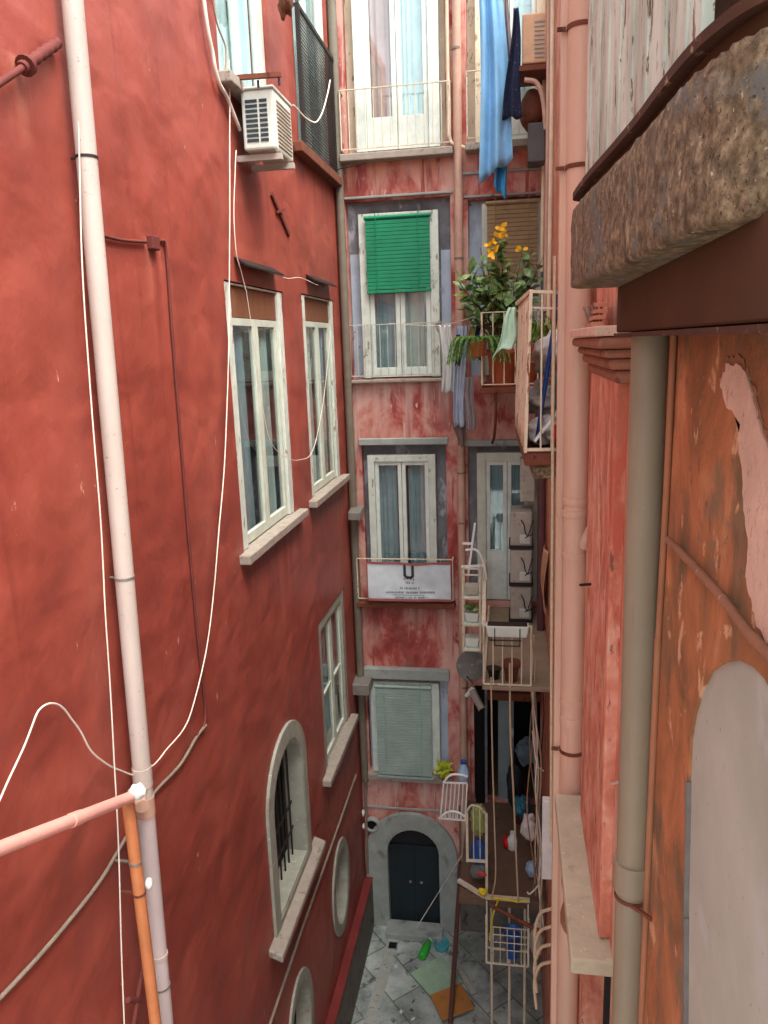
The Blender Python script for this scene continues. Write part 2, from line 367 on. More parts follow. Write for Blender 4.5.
class MB:
    def __init__(s):
        s.b = bmesh.new()
    def hull8(s, c):
        v = [s.b.verts.new(p) for p in c]
        for f in ((0, 1, 3, 2), (4, 6, 7, 5), (0, 4, 5, 1), (2, 3, 7, 6), (0, 2, 6, 4), (1, 5, 7, 3)):
            s.b.faces.new([v[i] for i in f])
        return s
    def box(s, x0, x1, y0, y1, z0, z1):
        return s.hull8([V(x, y, z) for x in (x0, x1) for y in (y0, y1) for z in (z0, z1)])
    def fbox(s, F, u0, u1, z0, z1, n0, n1):
        return s.hull8([F.p(u, z, n) for u in (u0, u1) for n in (n0, n1) for z in (z0, z1)])
    def obox(s, a, b, w, h, up=(0, 0, 1)):
        """a bar of section w x h from a to b"""
        a, b = Vector(a), Vector(b)
        d = (b - a).normalized()
        up = Vector(up)
        if abs(d.dot(up)) > 0.95:
            up = Vector((1, 0, 0))
        x = d.cross(up).normalized()
        y = x.cross(d)
        return s.hull8([q + x * i * w / 2 + y * j * h / 2 for q in (a, b) for i in (-1, 1) for j in (-1, 1)])
    def tube(s, pts, r, seg=10, cap=True, smooth=True):
        pts = [Vector(p) for p in pts]
        k = len(pts)
        rs = r if isinstance(r, (list, tuple)) else [r] * k
        t = []
        for i in range(k):
            d = pts[min(i + 1, k - 1)] - pts[max(i - 1, 0)]
            t.append(d.normalized())
        up = Vector((0, 0, 1)) if abs(t[0].z) < 0.9 else Vector((1, 0, 0))
        x = t[0].cross(up).normalized()
        rings = []
        for i in range(k):
            x = (x - t[i] * x.dot(t[i])).normalized()
            y = t[i].cross(x)
            rings.append([s.b.verts.new(pts[i] + (x * math.cos(a) + y * math.sin(a)) * rs[i]) for a in [2 * math.pi * j / seg for j in range(seg)]])
        for i in range(k - 1):
            for j in range(seg):
                f = s.b.faces.new((rings[i][j], rings[i][(j + 1) % seg], rings[i + 1][(j + 1) % seg], rings[i + 1][j]))
                f.smooth = smooth
        if cap:                     # caps keep their own corners, so the sides shade evenly to the end
            s.b.faces.new([s.b.verts.new(v.co) for v in rings[0]][::-1])
            s.b.faces.new([s.b.verts.new(v.co) for v in rings[-1]])
        return s
    def lathe(s, c, prof, seg=20, axis=(0, 0, 1), cap=True):
        c, ax = Vector(c), Vector(axis).normalized()
        x = ax.orthogonal().normalized()
        y = ax.cross(x)
        rings = [[s.b.verts.new(c + ax * h + (x * math.cos(a) + y * math.sin(a)) * max(r, 1e-4)) for a in [2 * math.pi * j / seg for j in range(seg)]] for r, h in prof]
        for i in range(len(rings) - 1):
            for j in range(seg):
                f = s.b.faces.new((rings[i][j], rings[i][(j + 1) % seg], rings[i + 1][(j + 1) % seg], rings[i + 1][j]))
                f.smooth = True
        if cap:
            s.b.faces.new([s.b.verts.new(v.co) for v in rings[0]][::-1])
            s.b.faces.new([s.b.verts.new(v.co) for v in rings[-1]])
        return s
    def prism(s, pts, d):
        """closed outline pts moved along d"""
        a = [s.b.verts.new(Vector(p)) for p in pts]
        b = [s.b.verts.new(Vector(p) + Vector(d)) for p in pts]
        n = len(a)
        s.b.faces.new(a)
        s.b.faces.new(b[::-1])
        for i in range(n):
            s.b.faces.new((a[i], a[(i + 1) % n], b[(i + 1) % n], b[i]))
        return s
    def sheet(s, fn, nu, nv, smooth=True):
        g = [[s.b.verts.new(Vector(fn(i / nu, j / nv))) for j in range(nv + 1)] for i in range(nu + 1)]
        for i in range(nu):
            for j in range(nv):
                f = s.b.faces.new((g[i][j], g[i + 1][j], g[i + 1][j + 1], g[i][j + 1]))
                f.smooth = smooth
        return s
    def blob(s, c, rx, ry, rz, amp=0.12, sub=3, seed=0):
        rnd = random.Random(seed)
        ph = [(rnd.uniform(2, 7), Vector((rnd.gauss(0, 1), rnd.gauss(0, 1), rnd.gauss(0, 1))).normalized(), rnd.uniform(0, 6)) for _ in range(9)]
        r = bmesh.ops.create_icosphere(s.b, subdivisions=sub, radius=1.0)
        for v in r['verts']:
            k = 1 + amp * sum(math.sin(f * v.co.dot(a) * 2 + o) for f, a, o in ph) / 3
            v.co = Vector(c) + Vector((v.co.x * rx, v.co.y * ry, v.co.z * rz)) * k
            for f in v.link_faces:
                f.smooth = True
        return s
    def wall(s, F, outer, holes, back=0.5, reveal=0.25, n=0.0):
        """a wall face with openings; outer rim and reveals run back into the wall"""
        edges = []
        loops = []
        for loop, dep in [(outer, back)] + [(h, reveal) for h in holes]:
            vs = [s.b.verts.new(F.p(u, z, n)) for u, z in loop]
            es = [s.b.edges.new((vs[i], vs[(i + 1) % len(vs)])) for i in range(len(vs))]
            edges += es
            loops.append((loop, vs, dep))
        bmesh.ops.triangle_fill(s.b, use_beauty=True, use_dissolve=False, edges=edges)
        for loop, vs, dep in loops:
            w = [s.b.verts.new(F.p(u, z, n - dep)) for u, z in loop]
            for i in range(len(vs)):
                j = (i + 1) % len(vs)
                s.b.faces.new((vs[i], vs[j], w[j], w[i]))
        return s
    def ring(s, F, outer, inner, n0, n1):
        """a flat band between two outlines with the same number of points, from n0 to n1"""
        k = len(outer)
        vo = [[s.b.verts.new(F.p(u, z, n)) for u, z in outer] for n in (n0, n1)]
        vi = [[s.b.verts.new(F.p(u, z, n)) for u, z in inner] for n in (n0, n1)]
        for i in range(k):
            j = (i + 1) % k
            s.b.faces.new((vo[1][i], vo[1][j], vi[1][j], vi[1][i]))
            s.b.faces.new((vo[0][i], vi[0][i], vi[0][j], vo[0][j]))
            s.b.faces.new((vo[0][i], vo[0][j], vo[1][j], vo[1][i]))
            s.b.faces.new((vi[0][i], vi[1][i], vi[1][j], vi[0][j]))
        return s
    def leaf(s, base, d, nrm, L, Wd, bend=0.2):
        d = Vector(d).normalized()
        nrm = Vector(nrm)
        side = d.cross(nrm).normalized()
        nrm = side.cross(d).normalized()
        base = Vector(base)
        mid, ed = [], []
        for t, w in ((0, 0.06), (0.3, 0.85), (0.6, 1.0), (0.85, 0.6), (1, 0.03)):
            q = base + d * L * t - nrm * bend * L * t * t
            up = nrm * 0.12 * Wd * w
            mid.append(s.b.verts.new(q))
            ed.append((s.b.verts.new(q + side * Wd * 0.5 * w + up), s.b.verts.new(q - side * Wd * 0.5 * w + up)))
        for i in range(4):
            for k in (0, 1):
                f = s.b.faces.new((mid[i], mid[i + 1], ed[i + 1][k], ed[i][k]))
                f.smooth = True
        return s
    def build(s, name, mat, parent=None, bevel=0.0, solid=0.0, org=None, sub=0):
        b = s.b
        bmesh.ops.recalc_face_normals(b, faces=b.faces)
        if parent is not None:
            o0 = ORG[parent]
        elif org is not None:
            o0 = Vector(org)
        else:
            lo = Vector([min(v.co[i] for v in b.verts) for i in range(3)])
            hi = Vector([max(v.co[i] for v in b.verts) for i in range(3)])
            o0 = Vector(((lo.x + hi.x) / 2, (lo.y + hi.y) / 2, lo.z))
        for v in b.verts:
            v.co -= o0
        me = bpy.data.meshes.new(name)
        b.to_mesh(me)
        b.free()
        me.materials.append(mat)
        o = bpy.data.objects.new(name, me)
        COL.objects.link(o)
        ORG[o] = o0
        if parent is not None:
            o.parent = parent
        else:
            o.location = o0
        if solid:
            md = o.modifiers.new('thickness', 'SOLIDIFY')
            md.thickness = solid
            md.offset = 0
        if bevel:
            md = o.modifiers.new('edges', 'BEVEL')
            md.width = bevel
            md.segments = 2
            md.limit_method = 'ANGLE'
        if sub:
            md = o.modifiers.new('smooth', 'SUBSURF')
            md.levels = md.render_levels = sub
        return o

def tag(o, label, cat, group=None):
    o['label'] = label
    o['category'] = cat
    if group:
        o['group'] = group
    return o

def thing(name, label, cat, loc, group=None):
    o = bpy.data.objects.new(name, None)
    COL.objects.link(o)
    o.empty_display_size = 0.1
    o.location = loc
    ORG[o] = Vector(loc)
    return tag(o, label, cat, group)

def copy_thing(o, delta, label, cat=None, group=None):
    """a copy of a thing and of its parts"""
    c = o.copy()
    COL.objects.link(c)
    c.location = o.location + Vector(delta)
    ORG[c] = ORG[o] + Vector(delta)
    for ch in list(o.children):
        d = ch.copy()
        COL.objects.link(d)
        d.parent = c
        for g in list(ch.children):
            e = g.copy()
            COL.objects.link(e)
            e.parent = d
    tag(c, label, cat or o['category'], group or o.get('group'))
    return c

def rect(u0, u1, z0, z1):
    return [(u0, z0), (u1, z0), (u1, z1), (u0, z1)]

def arch_outline(u0, u1, z0, zs, n=14, rise=None):
    """straight sides from z0 up to the springing zs, then a round head"""
    c, r = (u0 + u1) / 2, (u1 - u0) / 2
    rise = rise or r
    return [(u0, z0), (u1, z0)] + [(c + r * math.cos(math.pi * i / n), zs + rise * math.sin(math.pi * i / n)) for i in range(n + 1)]

def oval(c, z, a, b, n=28):
    return [(c + a * math.cos(2 * math.pi * i / n), z + b * math.sin(2 * math.pi * i / n)) for i in range(n)]

def curve(pts, n=8):
    """smooth line through the points"""
    P = [Vector(p) for p in pts]
    P = [P[0] * 2 - P[1]] + P + [P[-1] * 2 - P[-2]]
    out = []
    for i in range(1, len(P) - 2):
        for k in range(n):
            t = k / n
            a, b, c, d = P[i - 1], P[i], P[i + 1], P[i + 2]
            out.append(0.5 * ((2 * b) + (c - a) * t + (2 * a - 5 * b + 4 * c - d) * t * t + (3 * b - a - 3 * c + d) * t ** 3))
    out.append(P[-2])
    return out

# ------------------------------------------------------------------ windows and rails as building parts
def window(bld, F, u0, u1, z0, z1, n=-0.08, jamb=0.12, mj=None, leaves=2, rows=1, ms=None, curt=None, top=0.0, top_mat=None,
           low=0.0, sill=None, sash=0.05, name='window', curt_parts=2, backing=None, head=None):
    mj, ms, curt = mj or m_white, ms or m_white, curt or m_curtain
    f = MB()
    f.fbox(F, u0, u0 + jamb, z0, z1, n - 0.06, n + 0.05)
    f.fbox(F, u1 - jamb, u1, z0, z1, n - 0.06, n + 0.05)
    head = jamb if head is None else head
    f.fbox(F, u0 + jamb, u1 - jamb, z1 - head, z1, n - 0.06, n + 0.047)
    w = f.build(name, mj, bld, bevel=0.008)
    a0, a1, b1 = u0 + jamb, u1 - jamb, z1 - head
    if top:
        MB().fbox(F, a0, a1, b1 - top, b1, n - 0.05, n + 0.02).build('transom_panel', top_mat or m_brownwood, w, bevel=0.006)
        b1 -= top
    MB().fbox(F, u0 + 0.02, u1 - 0.02, z0 + 0.01, z1 - 0.02, n - 0.16, n - 0.12).build('interior', backing or m_dark, w)
    lw = (a1 - a0) / leaves
    for k in range(leaves):
        l0, l1 = a0 + k * lw + 0.004, a0 + (k + 1) * lw - 0.004
        q = MB()
        zb = z0 + 0.01
        q.fbox(F, l0, l0 + sash, zb, b1, n - 0.03, n + 0.02)
        q.fbox(F, l1 - sash, l1, zb, b1, n - 0.03, n + 0.02)
        q.fbox(F, l0 + sash, l1 - sash, b1 - sash, b1, n - 0.03, n + 0.018)
        q.fbox(F, l0 + sash, l1 - sash, zb, zb + sash * 1.4 + low, n - 0.03, n + 0.018)
        for r in range(1, rows):
            zz = zb + low + (b1 - zb - low) * r / rows
            q.fbox(F, l0 + sash, l1 - sash, zz - 0.018, zz + 0.018, n - 0.025, n + 0.012)
        sh = q.build('sash', ms, w, bevel=0.005)
        MB().prism([F.p(uu, zz, n - 0.008) for uu, zz in rect(l0 + sash - 0.005, l1 - sash + 0.005, zb + low + 0.03, b1 - sash + 0.005)], F.n * 0.0005).build('pane', m_glass, w)
    for k in range(curt_parts):
        cw = (a1 - a0) / curt_parts
        c0 = a0 + k * cw
        fq = random.uniform(6, 13)
        wd_, sk = cw * random.uniform(0.78, 1.0), random.uniform(-0.03, 0.03)
        c0 += (cw - wd_) * random.choice((0, 1))
        cw = wd_
        MB().sheet(lambda s, t, c0=c0, cw=cw, fq=fq, sk=sk: F.p(c0 + 0.01 + s * (cw - 0.02) + sk * (1 - t) * math.sin(s * 3.14), z0 + 0.02 + t * (b1 - z0 - 0.03), n - 0.072 + 0.018 * math.sin(s * fq * 3 + t * 0.8 + 2 * math.sin(s * 5)) + 0.008 * math.sin(s * 31 + fq)), 40, 3).build('curtain', curt if not isinstance(curt, (list, tuple)) else curt[k], w)
    if sill:
        MB().fbox(F, *sill).build('sill', m_sill, w, bevel=0.012)
    return w

def railing(parent, F, u0, u1, z0, z1, n, step, rb=0.007, mat=None, side=None, name='railing', rail=0.014, mid=None):
    q = MB()
    a, b = F.p(u0, z1, n), F.p(u1, z1, n)
    q.obox(a, b, rail * 1.6, rail)
    q.obox(F.p(u0, z0, n), F.p(u1, z0, n), rail * 1.4, rail)
    if mid is not None:
        q.obox(F.p(u0, mid, n), F.p(u1, mid, n), rail * 1.2, rail)
    k = max(2, round((u1 - u0) / step))
    for i in range(k + 1):
        u = u0 + (u1 - u0) * i / k
        r = rb * (1.5 if i in (0, k) else 1)
        q.tube([F.p(u, z0, n), F.p(u, z1, n)], r, 6)
    if side is not None:
        for u in (u0, u1):
            q.obox(F.p(u, z1, n), F.p(u, z1, side), rail * 1.6, rail)
            q.obox(F.p(u, z0, n), F.p(u, z0, side), rail * 1.4, rail)
            ks = max(1, int(abs(n - side) / step))
            for i in range(1, ks):
                nn = n + (side - n) * i / ks
                q.tube([F.p(u, z0, nn), F.p(u, z1, nn)], rb, 6)
    return q.build(name, mat or m_railwhite, parent)

# ------------------------------------------------------------------ ground
g = MB().sheet(lambda s, t: (-30 + 60 * s, -30 + 60 * t, GZ), 30, 30, False).build('ground', m_pave, org=(0, 0, GZ))
g['kind'] = 'structure'
cs = MB().prism([(-2.15, 11.75, GZ + 0.004), (-1.98, 11.75, GZ + 0.004), (-2.12, 9.2, GZ + 0.004), (-2.32, 9.2, GZ + 0.004)], (0, 0, 0.012)).build('cement_strip', m_cement)
cs['kind'] = 'structure'

# ------------------------------------------------------------------ left building
LB = thing('red_building', 'tall red stucco building with white framed windows and arched openings, along the left side', 'building', (-2.6, 4.5, GZ))
ARC = arch_outline(7.22, 8.42, -6.33, -5.05, 18, 0.55)
arc_out = arch_outline(7.04, 8.60, -6.45, -5.02, 18, 0.74)
OV1, OV2 = (10.10, -8.16), (7.72, -8.35)
holes = [rect(6.99, 8.86, -1.96, 0.63), rect(9.68, 11.45, -1.96, 0.66), rect(7.28, 8.9, 2.42, 5.4), rect(9.96, 11.85, 2.47, 5.4),
         rect(9.62, 11.27, -5.93, -3.70), ARC, oval(*OV1, 0.42, 0.62), oval(*OV2, 0.42, 0.62)]
MB().wall(LW, [(0.3, GZ - 0.5), (12.3, GZ - 0.5), (12.3, 5.6), (6.7, 5.6), (6.7, 4.3), (0.3, 4.3)], holes, 0.6, 0.34).build('wall', m_red, LB)
wa = window(LB, LW, 7.0, 8.85, -1.95, 0.62, -0.06, 0.17, m_whitewood, 2, 1, m_offwhite, [m_curtblue, m_curtain], 0.30, m_brownwood,
            sill=(6.86, 9.06, -2.05, -1.955, -0.1, 0.11), sash=0.075, head=0.02)
wb = window(LB, LW, 9.69, 11.44, -1.95, 0.65, -0.06, 0.17, m_whitewood, 2, 1, m_offwhite, [m_curtain, m_curtain], 0.30, m_brownwood,
            sill=(9.5, 11.62, -2.05, -1.955, -0.1, 0.11), sash=0.075, head=0.02)
wc = window(LB, LW, 9.63, 11.26, -5.92, -3.71, -0.06, 0.15, m_arch, 2, 2, m_offwhite, [m_curtblue, m_curtblue], 0.0,
            sill=(9.4, 11.42, -6.02, -5.925, -0.1, 0.12), sash=0.07)
wd = window(LB, LW, 7.29, 8.89, 2.43, 5.39, -0.10, 0.12, m_offwhite, 2, 1, m_white, [m_curtaqua, m_curtaqua], 0.0,
            sill=(7.18, 9.0, 2.33, 2.425, -0.1, 0.14), sash=0.07)
we = window(LB, LW, 9.97, 11.84, 2.48, 5.39, -0.10, 0.12, m_offwhite, 2, 1, m_white, [m_curtaqua, m_curtaqua], 0.0, sash=0.07)
MB().fbox(LW, 9.62, 11.9, 2.29, 2.41, -0.1, 0.13).build('sill', m_rustdark, we, bevel=0.012)
# canopies over the two middle windows, shade painted into their dark colour
for w, a, b, z in ((wa, 7.30, 8.55, 0.90), (wb, 9.95, 11.2, 0.95)):
    MB().hull8([LW.p(u, zz + dz, nn) for u in (a, b) for nn, zz in ((0.003, z - 0.06), (0.12, z - 0.13)) for dz in (0, 0.02)]).build('canopy', m_canopy, w)
# mesh guard on the far upper window
gd = MB()
u0, u1, z0, z1, nn = 9.93, 11.85, 2.43, 3.98, 0.07
gd.obox(LW.p(u0, z0, nn), LW.p(u1, z0, nn), 0.035, 0.05).obox(LW.p(u0, z1, nn), LW.p(u1, z1, nn), 0.035, 0.05)
gd.obox(LW.p(u0, z0, nn), LW.p(u0, z1, nn), 0.035, 0.05).obox(LW.p(u1, z0, nn), LW.p(u1, z1, nn), 0.035, 0.05)
for z in (z0, z1):
    for u in (u0, u1):
        gd.obox(LW.p(u, z, 0.0), LW.p(u, z, nn), 0.03, 0.03)
gf = gd.build('window_guard', m_irondark, LB)
gm = MB()
for i in range(1, 46):
    u = u0 + (u1 - u0) * i / 46
    gm.obox(LW.p(u, z0, nn), LW.p(u, z1, nn), 0.005, 0.005)
for i in range(1, 38):
    z = z0 + (z1 - z0) * i / 38
    gm.obox(LW.p(u0, z, nn + 0.006), LW.p(u1, z, nn + 0.006), 0.006, 0.012)
gm.build('wire_mesh', m_irondark, gf)
# arched opening: trim, deep reveal, bars, sill
aw = MB().ring(LW, arc_out, ARC, -0.02, 0.035).build('arched_window', m_arch, LB, bevel=0.006)
MB().ring(LW, [(u, z) for u, z in ARC], [(7.82 + (u - 7.82) * 0.955, -5.3 + (z + 5.3) * 0.965) for u, z in ARC], -0.24, 0.028).build('reveal', m_arch, aw)
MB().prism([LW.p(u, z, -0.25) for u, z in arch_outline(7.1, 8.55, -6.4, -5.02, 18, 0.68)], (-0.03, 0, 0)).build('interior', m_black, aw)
MB().hull8([LW.p(u, z + dz, n) for u in (6.84, 8.86) for n, z in ((-0.20, -6.33), (0.15, -6.47)) for dz in (-0.09, 0.0)]).build('sill', m_sill, aw, bevel=0.015)
br = MB()
for i in range(7):
    u = 7.34 + i * 0.16
    br.tube([LW.p(u, -6.3, -0.14), LW.p(u, -4.75, -0.14)], 0.012, 6)
for z in (-5.95, -5.6):
    br.obox(LW.p(7.25, z, -0.14), LW.p(8.4, z, -0.14), 0.012, 0.03)
br.build('bars', m_irondark, aw)
for c, z in (OV1, OV2):
    ow = MB().ring(LW, oval(c, z, 0.56, 0.77), oval(c, z, 0.42, 0.62), -0.02, 0.03).build('oval_window', m_arch, LB, bevel=0.006)
    MB().ring(LW, oval(c, z, 0.44, 0.64), oval(c, z, 0.395, 0.595), -0.17, 0.024).build('reveal', m_arch, ow)
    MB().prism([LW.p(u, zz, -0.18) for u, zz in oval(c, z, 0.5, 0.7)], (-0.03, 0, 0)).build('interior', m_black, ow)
pl = MB().box(-2.6, -2.47, 2.0, 11.97, GZ - 0.05, -9.43).build('plinth', m_plinthside, LB)
MB().box(-2.6, -2.46, 2.0, 11.97, -9.427, -9.39).build('cap', m_plinth, pl, bevel=0.01)

# ------------------------------------------------------------------ back building
BB = thing('faded_red_building', 'peeling faded red building with balconies and a stone portal at the yard end', 'building', (-1, 12, GZ))
bh = [rect(-2.40, -0.95, 2.76, 5.6), rect(-2.47, -0.90, -0.52, 2.10), rect(-2.37, -1.02, -4.10, -1.56), rect(-2.44, -1.06, -7.30, -5.52),
      arch_outline(-2.19, -1.25, GZ - 0.2, -8.86, 14), rect(-0.64, 0.48, 2.76, 5.6), rect(-0.64, 0.48, -0.52, 2.02), rect(-0.68, 0.48, -4.12, -1.60), rect(-0.62, 0.48, -7.74, -5.62)]
MB().wall(BW, rect(-3.4, 1.6, GZ - 0.5, 5.9), bh, 0.6, 0.16).build('wall', m_redwall, BB)
def surround(u0, u1, z0, z1, mat, n=-0.155):
    return MB().fbox(BW, u0 - 0.01, u1 + 0.01, z0 - 0.01, z1 + 0.01, n - 0.4, n).build('recess', mat, BB)
surround(-2.40, -0.95, 2.76, 5.6, m_creamwall)
surround(-2.47, -0.90, -0.52, 2.10, m_greyplaster)
surround(-2.37, -1.02, -4.10, -1.56, m_greyplaster)
for u0, u1 in ((-2.455, -2.30), (-1.06, -0.915)):
    MB().fbox(BW, u0, u1, -0.5, 1.36, -0.16, -0.148).build('painted_strip', m_bluegrey, BB)
surround(-2.44, -1.06, -7.30, -5.52, m_bluegrey)
surround(-0.64, 0.48, 2.76, 5.6, m_creamwall)
surround(-0.64, 0.48, -0.52, 2.02, m_bluegrey)
surround(-0.68, 0.48, -4.12, -1.60, m_greyplaster)
NB = -0.0
window(BB, BW, -2.26, -1.03, 2.77, 5.55, -0.02, 0.16, m_white, 2, 1, m_white, [m_curtpink, m_curtaqua], low=0.35, sash=0.07, name='balcony_door')
window(BB, BW, -2.28, -1.08, -0.51, 1.91, -0.02, 0.13, m_whitewood, 2, 1, m_white, [m_curtblue, m_curtain], low=0.05, sash=0.07, name='balcony_door')
window(BB, BW, -2.28, -1.19, -4.09, -1.72, -0.02, 0.11, m_whitewood, 2, 1, m_white, [m_curtblue, m_curtblue], low=0.3, sash=0.06, name='balcony_door')
window(BB, BW, -2.38, -1.20, -7.29, -5.60, -0.02, 0.13, m_white, 2, 1, m_white, [m_curtblue, m_curtblue], sash=0.06)
window(BB, BW, -0.52, 0.44, 2.77, 5.55, -0.02, 0.12, m_creamwall, 2, 1, m_white, [m_curtaqua, m_curtaqua], low=0.3, sash=0.06, name='balcony_door')
window(BB, BW, -0.44, 0.42, -0.51, 1.95, -0.02, 0.10, m_offwhite, 2, 1, m_white, [m_curtblue, m_curtain], low=0.3, sash=0.06, name='balcony_door')
window(BB, BW, -0.54, 0.40, -4.11, -1.70, -0.02, 0.14, m_offwhite, 2, 1, m_white, [m_curtblue, m_curtblue], low=0.75, sash=0.06, name='balcony_door')
# lintels and sills
for u0, u1, z0, z1, nn in ((-2.40, -0.98, -1.555, -1.45, 0.09), (-2.46, -1.02, -5.515, -5.33, 0.12), (-0.74, 0.5, -1.595, -1.50, 0.07),):
    MB().fbox(BW, u0, u1, z0, z1, -0.1, nn).build('lintel', m_stone, BB, bevel=0.012)
MB().fbox(BW, -2.5, -1.0, -7.42, -7.305, -0.1, 0.12).build('window_ledge', m_sill, BB, bevel=0.01)
for u0, u1, z0, z1, nn in ((-2.5, -0.86, 2.125, 2.16, 0.05), (-0.7, 0.5, 2.04, 2.07, 0.05), (-2.6, -0.95, -8.03, -7.99, 0.02), (-0.72, 0.5, 2.36, 2.40, 0.04)):
    MB().fbox(BW, u0, u1, z0, z1, -0.05, nn).build('string_course', m_stone, BB, bevel=0.008)
# balconies
def balcony(F, u0, u1, zs, n, rz, step, mat, slabmat=None, th=0.10, rb=0.007):
    b = MB().fbox(F, u0, u1, zs - th, zs, -0.1, n).build('balcony', slabmat or m_sill, BB, bevel=0.012)
    railing(b, F, u0 + 0.03, u1 - 0.03, zs + 0.06, rz, n - 0.03, step, rb, mat, side=0.0)
    return b
balcony(BW, -2.48, -0.84, 2.72, 0.22, 3.57, 0.125, m_railwhite)
balcony(BW, -2.50, -0.90, -0.53, 0.12, 0.30, 0.115, m_raildark, th=0.05)
balcony(BW, -2.52, -0.90, -4.13, 0.20, -3.39, 0.20, m_railwhite, m_rustdark, 0.09)
balcony(BW, -0.66, 0.48, 2.74, 0.25, 3.66, 0.125, m_railwhite)
b4 = MB().box(-0.42, 0.5, 10.62, 11.99, -0.70, -0.62).build('balcony', m_rustdark, BB, bevel=0.01)
railing(b4, BW, -0.40, 0.49, -0.58, 0.37, 1.34, 0.15, 0.010, m_rust, side=0.0)
MB().tube(curve([(-0.30, 11.98, -1.55), (-0.25, 11.2, -1.35), (-0.22, 10.8, -1.0), (-0.22, 10.7, -0.70)]), 0.02, 8).build('bracket', m_rustdark, b4)
MB().tube(curve([(0.30, 11.98, -1.55), (0.32, 11.2, -1.35), (0.34, 10.8, -1.0), (0.34, 10.7, -0.70)]), 0.02, 8).build('bracket', m_rustdark, b4)
# long gallery on the right, third floor
gal = MB().box(-0.36, 0.5, 9.02, 11.99, -4.28, -4.22).build('gallery', m_tile, BB, bevel=0.01)
railing(gal, BW, -0.34, 0.24, -4.20, -3.42, 2.97, 0.12, 0.010, m_railwhite, name='railing', rail=0.016)
sr = MB()
sr.obox((-0.34, 9.03, -3.42), (-0.42, 11.9, -3.42), 0.05, 0.035).obox((-0.34, 9.03, -4.18), (-0.36, 11.9, -4.18), 0.03, 0.025)
for i in range(1, 14):
    y = 9.03 + i * 0.21
    sr.tube([(-0.34 - 0.08 * i / 14, y, -4.2), (-0.34 - 0.08 * i / 14, y, -3.42)], 0.008, 6)
sr.build('side_railing', m_railwhite, gal)
# lower terrace on the right, with dark doorway behind
ter = MB().box(-0.74, 0.5, 9.62, 11.99, -7.90, -7.76).build('terrace', m_floor, BB, bevel=0.01)
MB().obox((-0.76, 9.86, -7.70), (-0.36, 9.60, -7.73), 0.05, 0.05).obox((-0.36, 9.60, -7.73), (0.26, 9.60, -7.73), 0.05, 0.05).build('edge_rail', m_railwhite, ter)
gp = MB()
for x in (-0.61, -0.34):
    gp.obox((x, 9.63, -7.72 if x > -0.5 else -7.2), (x, 9.63, -6.42), 0.035, 0.035)
gp.obox((-0.61, 9.63, -7.18), (-0.34, 9.63, -7.18), 0.03, 0.03)
gp.tube(curve([(-0.61, 9.63, -6.40), (-0.54, 9.63, -6.31), (-0.42, 9.63, -6.34), (-0.34, 9.63, -6.44)]), 0.016, 6)
for x in (-0.52, -0.43):
    gp.tube([(x, 9.63, -7.18), (x, 9.63, -6.33)], 0.008, 6)
gp.build('gate_panel', m_railwhite, ter)
for x in (-0.28, -0.02, 0.2):
    MB().tube([(x, 9.75, GZ), (x, 9.75, -7.9)], 0.020, 8).build('post', m_railwhite, ter)
MB().fbox(BW, -0.90, 0.5, GZ, -7.88, -0.05, 0.012).build('terrace_shade_panel', m_plinthside, BB)  # dark grey panel, paints the shade under the terrace onto the wall
# dark doorway room
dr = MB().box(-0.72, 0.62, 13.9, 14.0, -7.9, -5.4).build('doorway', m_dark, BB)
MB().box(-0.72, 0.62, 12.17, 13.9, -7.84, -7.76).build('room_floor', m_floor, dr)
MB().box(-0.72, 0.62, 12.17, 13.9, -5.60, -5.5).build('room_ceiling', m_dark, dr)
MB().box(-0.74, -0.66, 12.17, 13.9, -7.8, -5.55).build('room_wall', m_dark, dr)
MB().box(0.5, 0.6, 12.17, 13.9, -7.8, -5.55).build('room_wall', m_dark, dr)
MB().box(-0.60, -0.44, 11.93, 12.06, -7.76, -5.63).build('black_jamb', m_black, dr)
MB().box(-0.22, -0.02, 12.06, 12.10, -7.75, -5.9).build('door_leaf', M('grey_green_leaf_paint', S(124, 140, 140), 0.6), dr, bevel=0.005)
MB().box(-0.44, -0.40, 11.95, 12.02, -7.76, -5.63).box(0.00, 0.04, 11.98, 12.05, -7.76, -5.85).build('door_frame', m_greyplaster, dr)
MB().box(-0.44, 0.48, 11.96, 12.05, -5.85, -5.72).build('door_head', m_rustdark, dr)
# stone portal
PO, PI = arch_outline(-2.58, -0.93, GZ - 0.05, -8.92, 14, 0.86), arch_outline(-2.18, -1.26, GZ - 0.05, -8.86, 14, 0.47)
po = MB().ring(BW, PO, PI, -0.1, 0.07).build('portal', m_stone, BB, bevel=0.012)
pd = MB().fbox(BW, -2.2, -1.721, GZ, -8.83, -0.16, -0.11).fbox(BW, -1.719, -1.24, GZ, -8.83, -0.16, -0.11)
pd.fbox(BW, -2.2, -1.24, -8.86, -8.80, -0.16, -0.09)
pd.build('door', m_door, po, bevel=0.006)
MB().prism([BW.p(u, z, -0.14) for u, z in arch_outline(-2.2, -1.24, -8.9, -8.84, 14, 0.48)], (0, 0.03, 0)).build('fanlight', m_dark, po)
kn = MB()
for x in (-1.80, -1.60):
    kn.blob((x, 12.09, -9.55), 0.028, 0.028, 0.028, 0, 2)
kn.build('handle', m_metal, po)
MB().box(-2.22, -1.2, 11.62, 11.99, GZ, GZ + 0.12).build('threshold', m_stone, po, bevel=0.015)

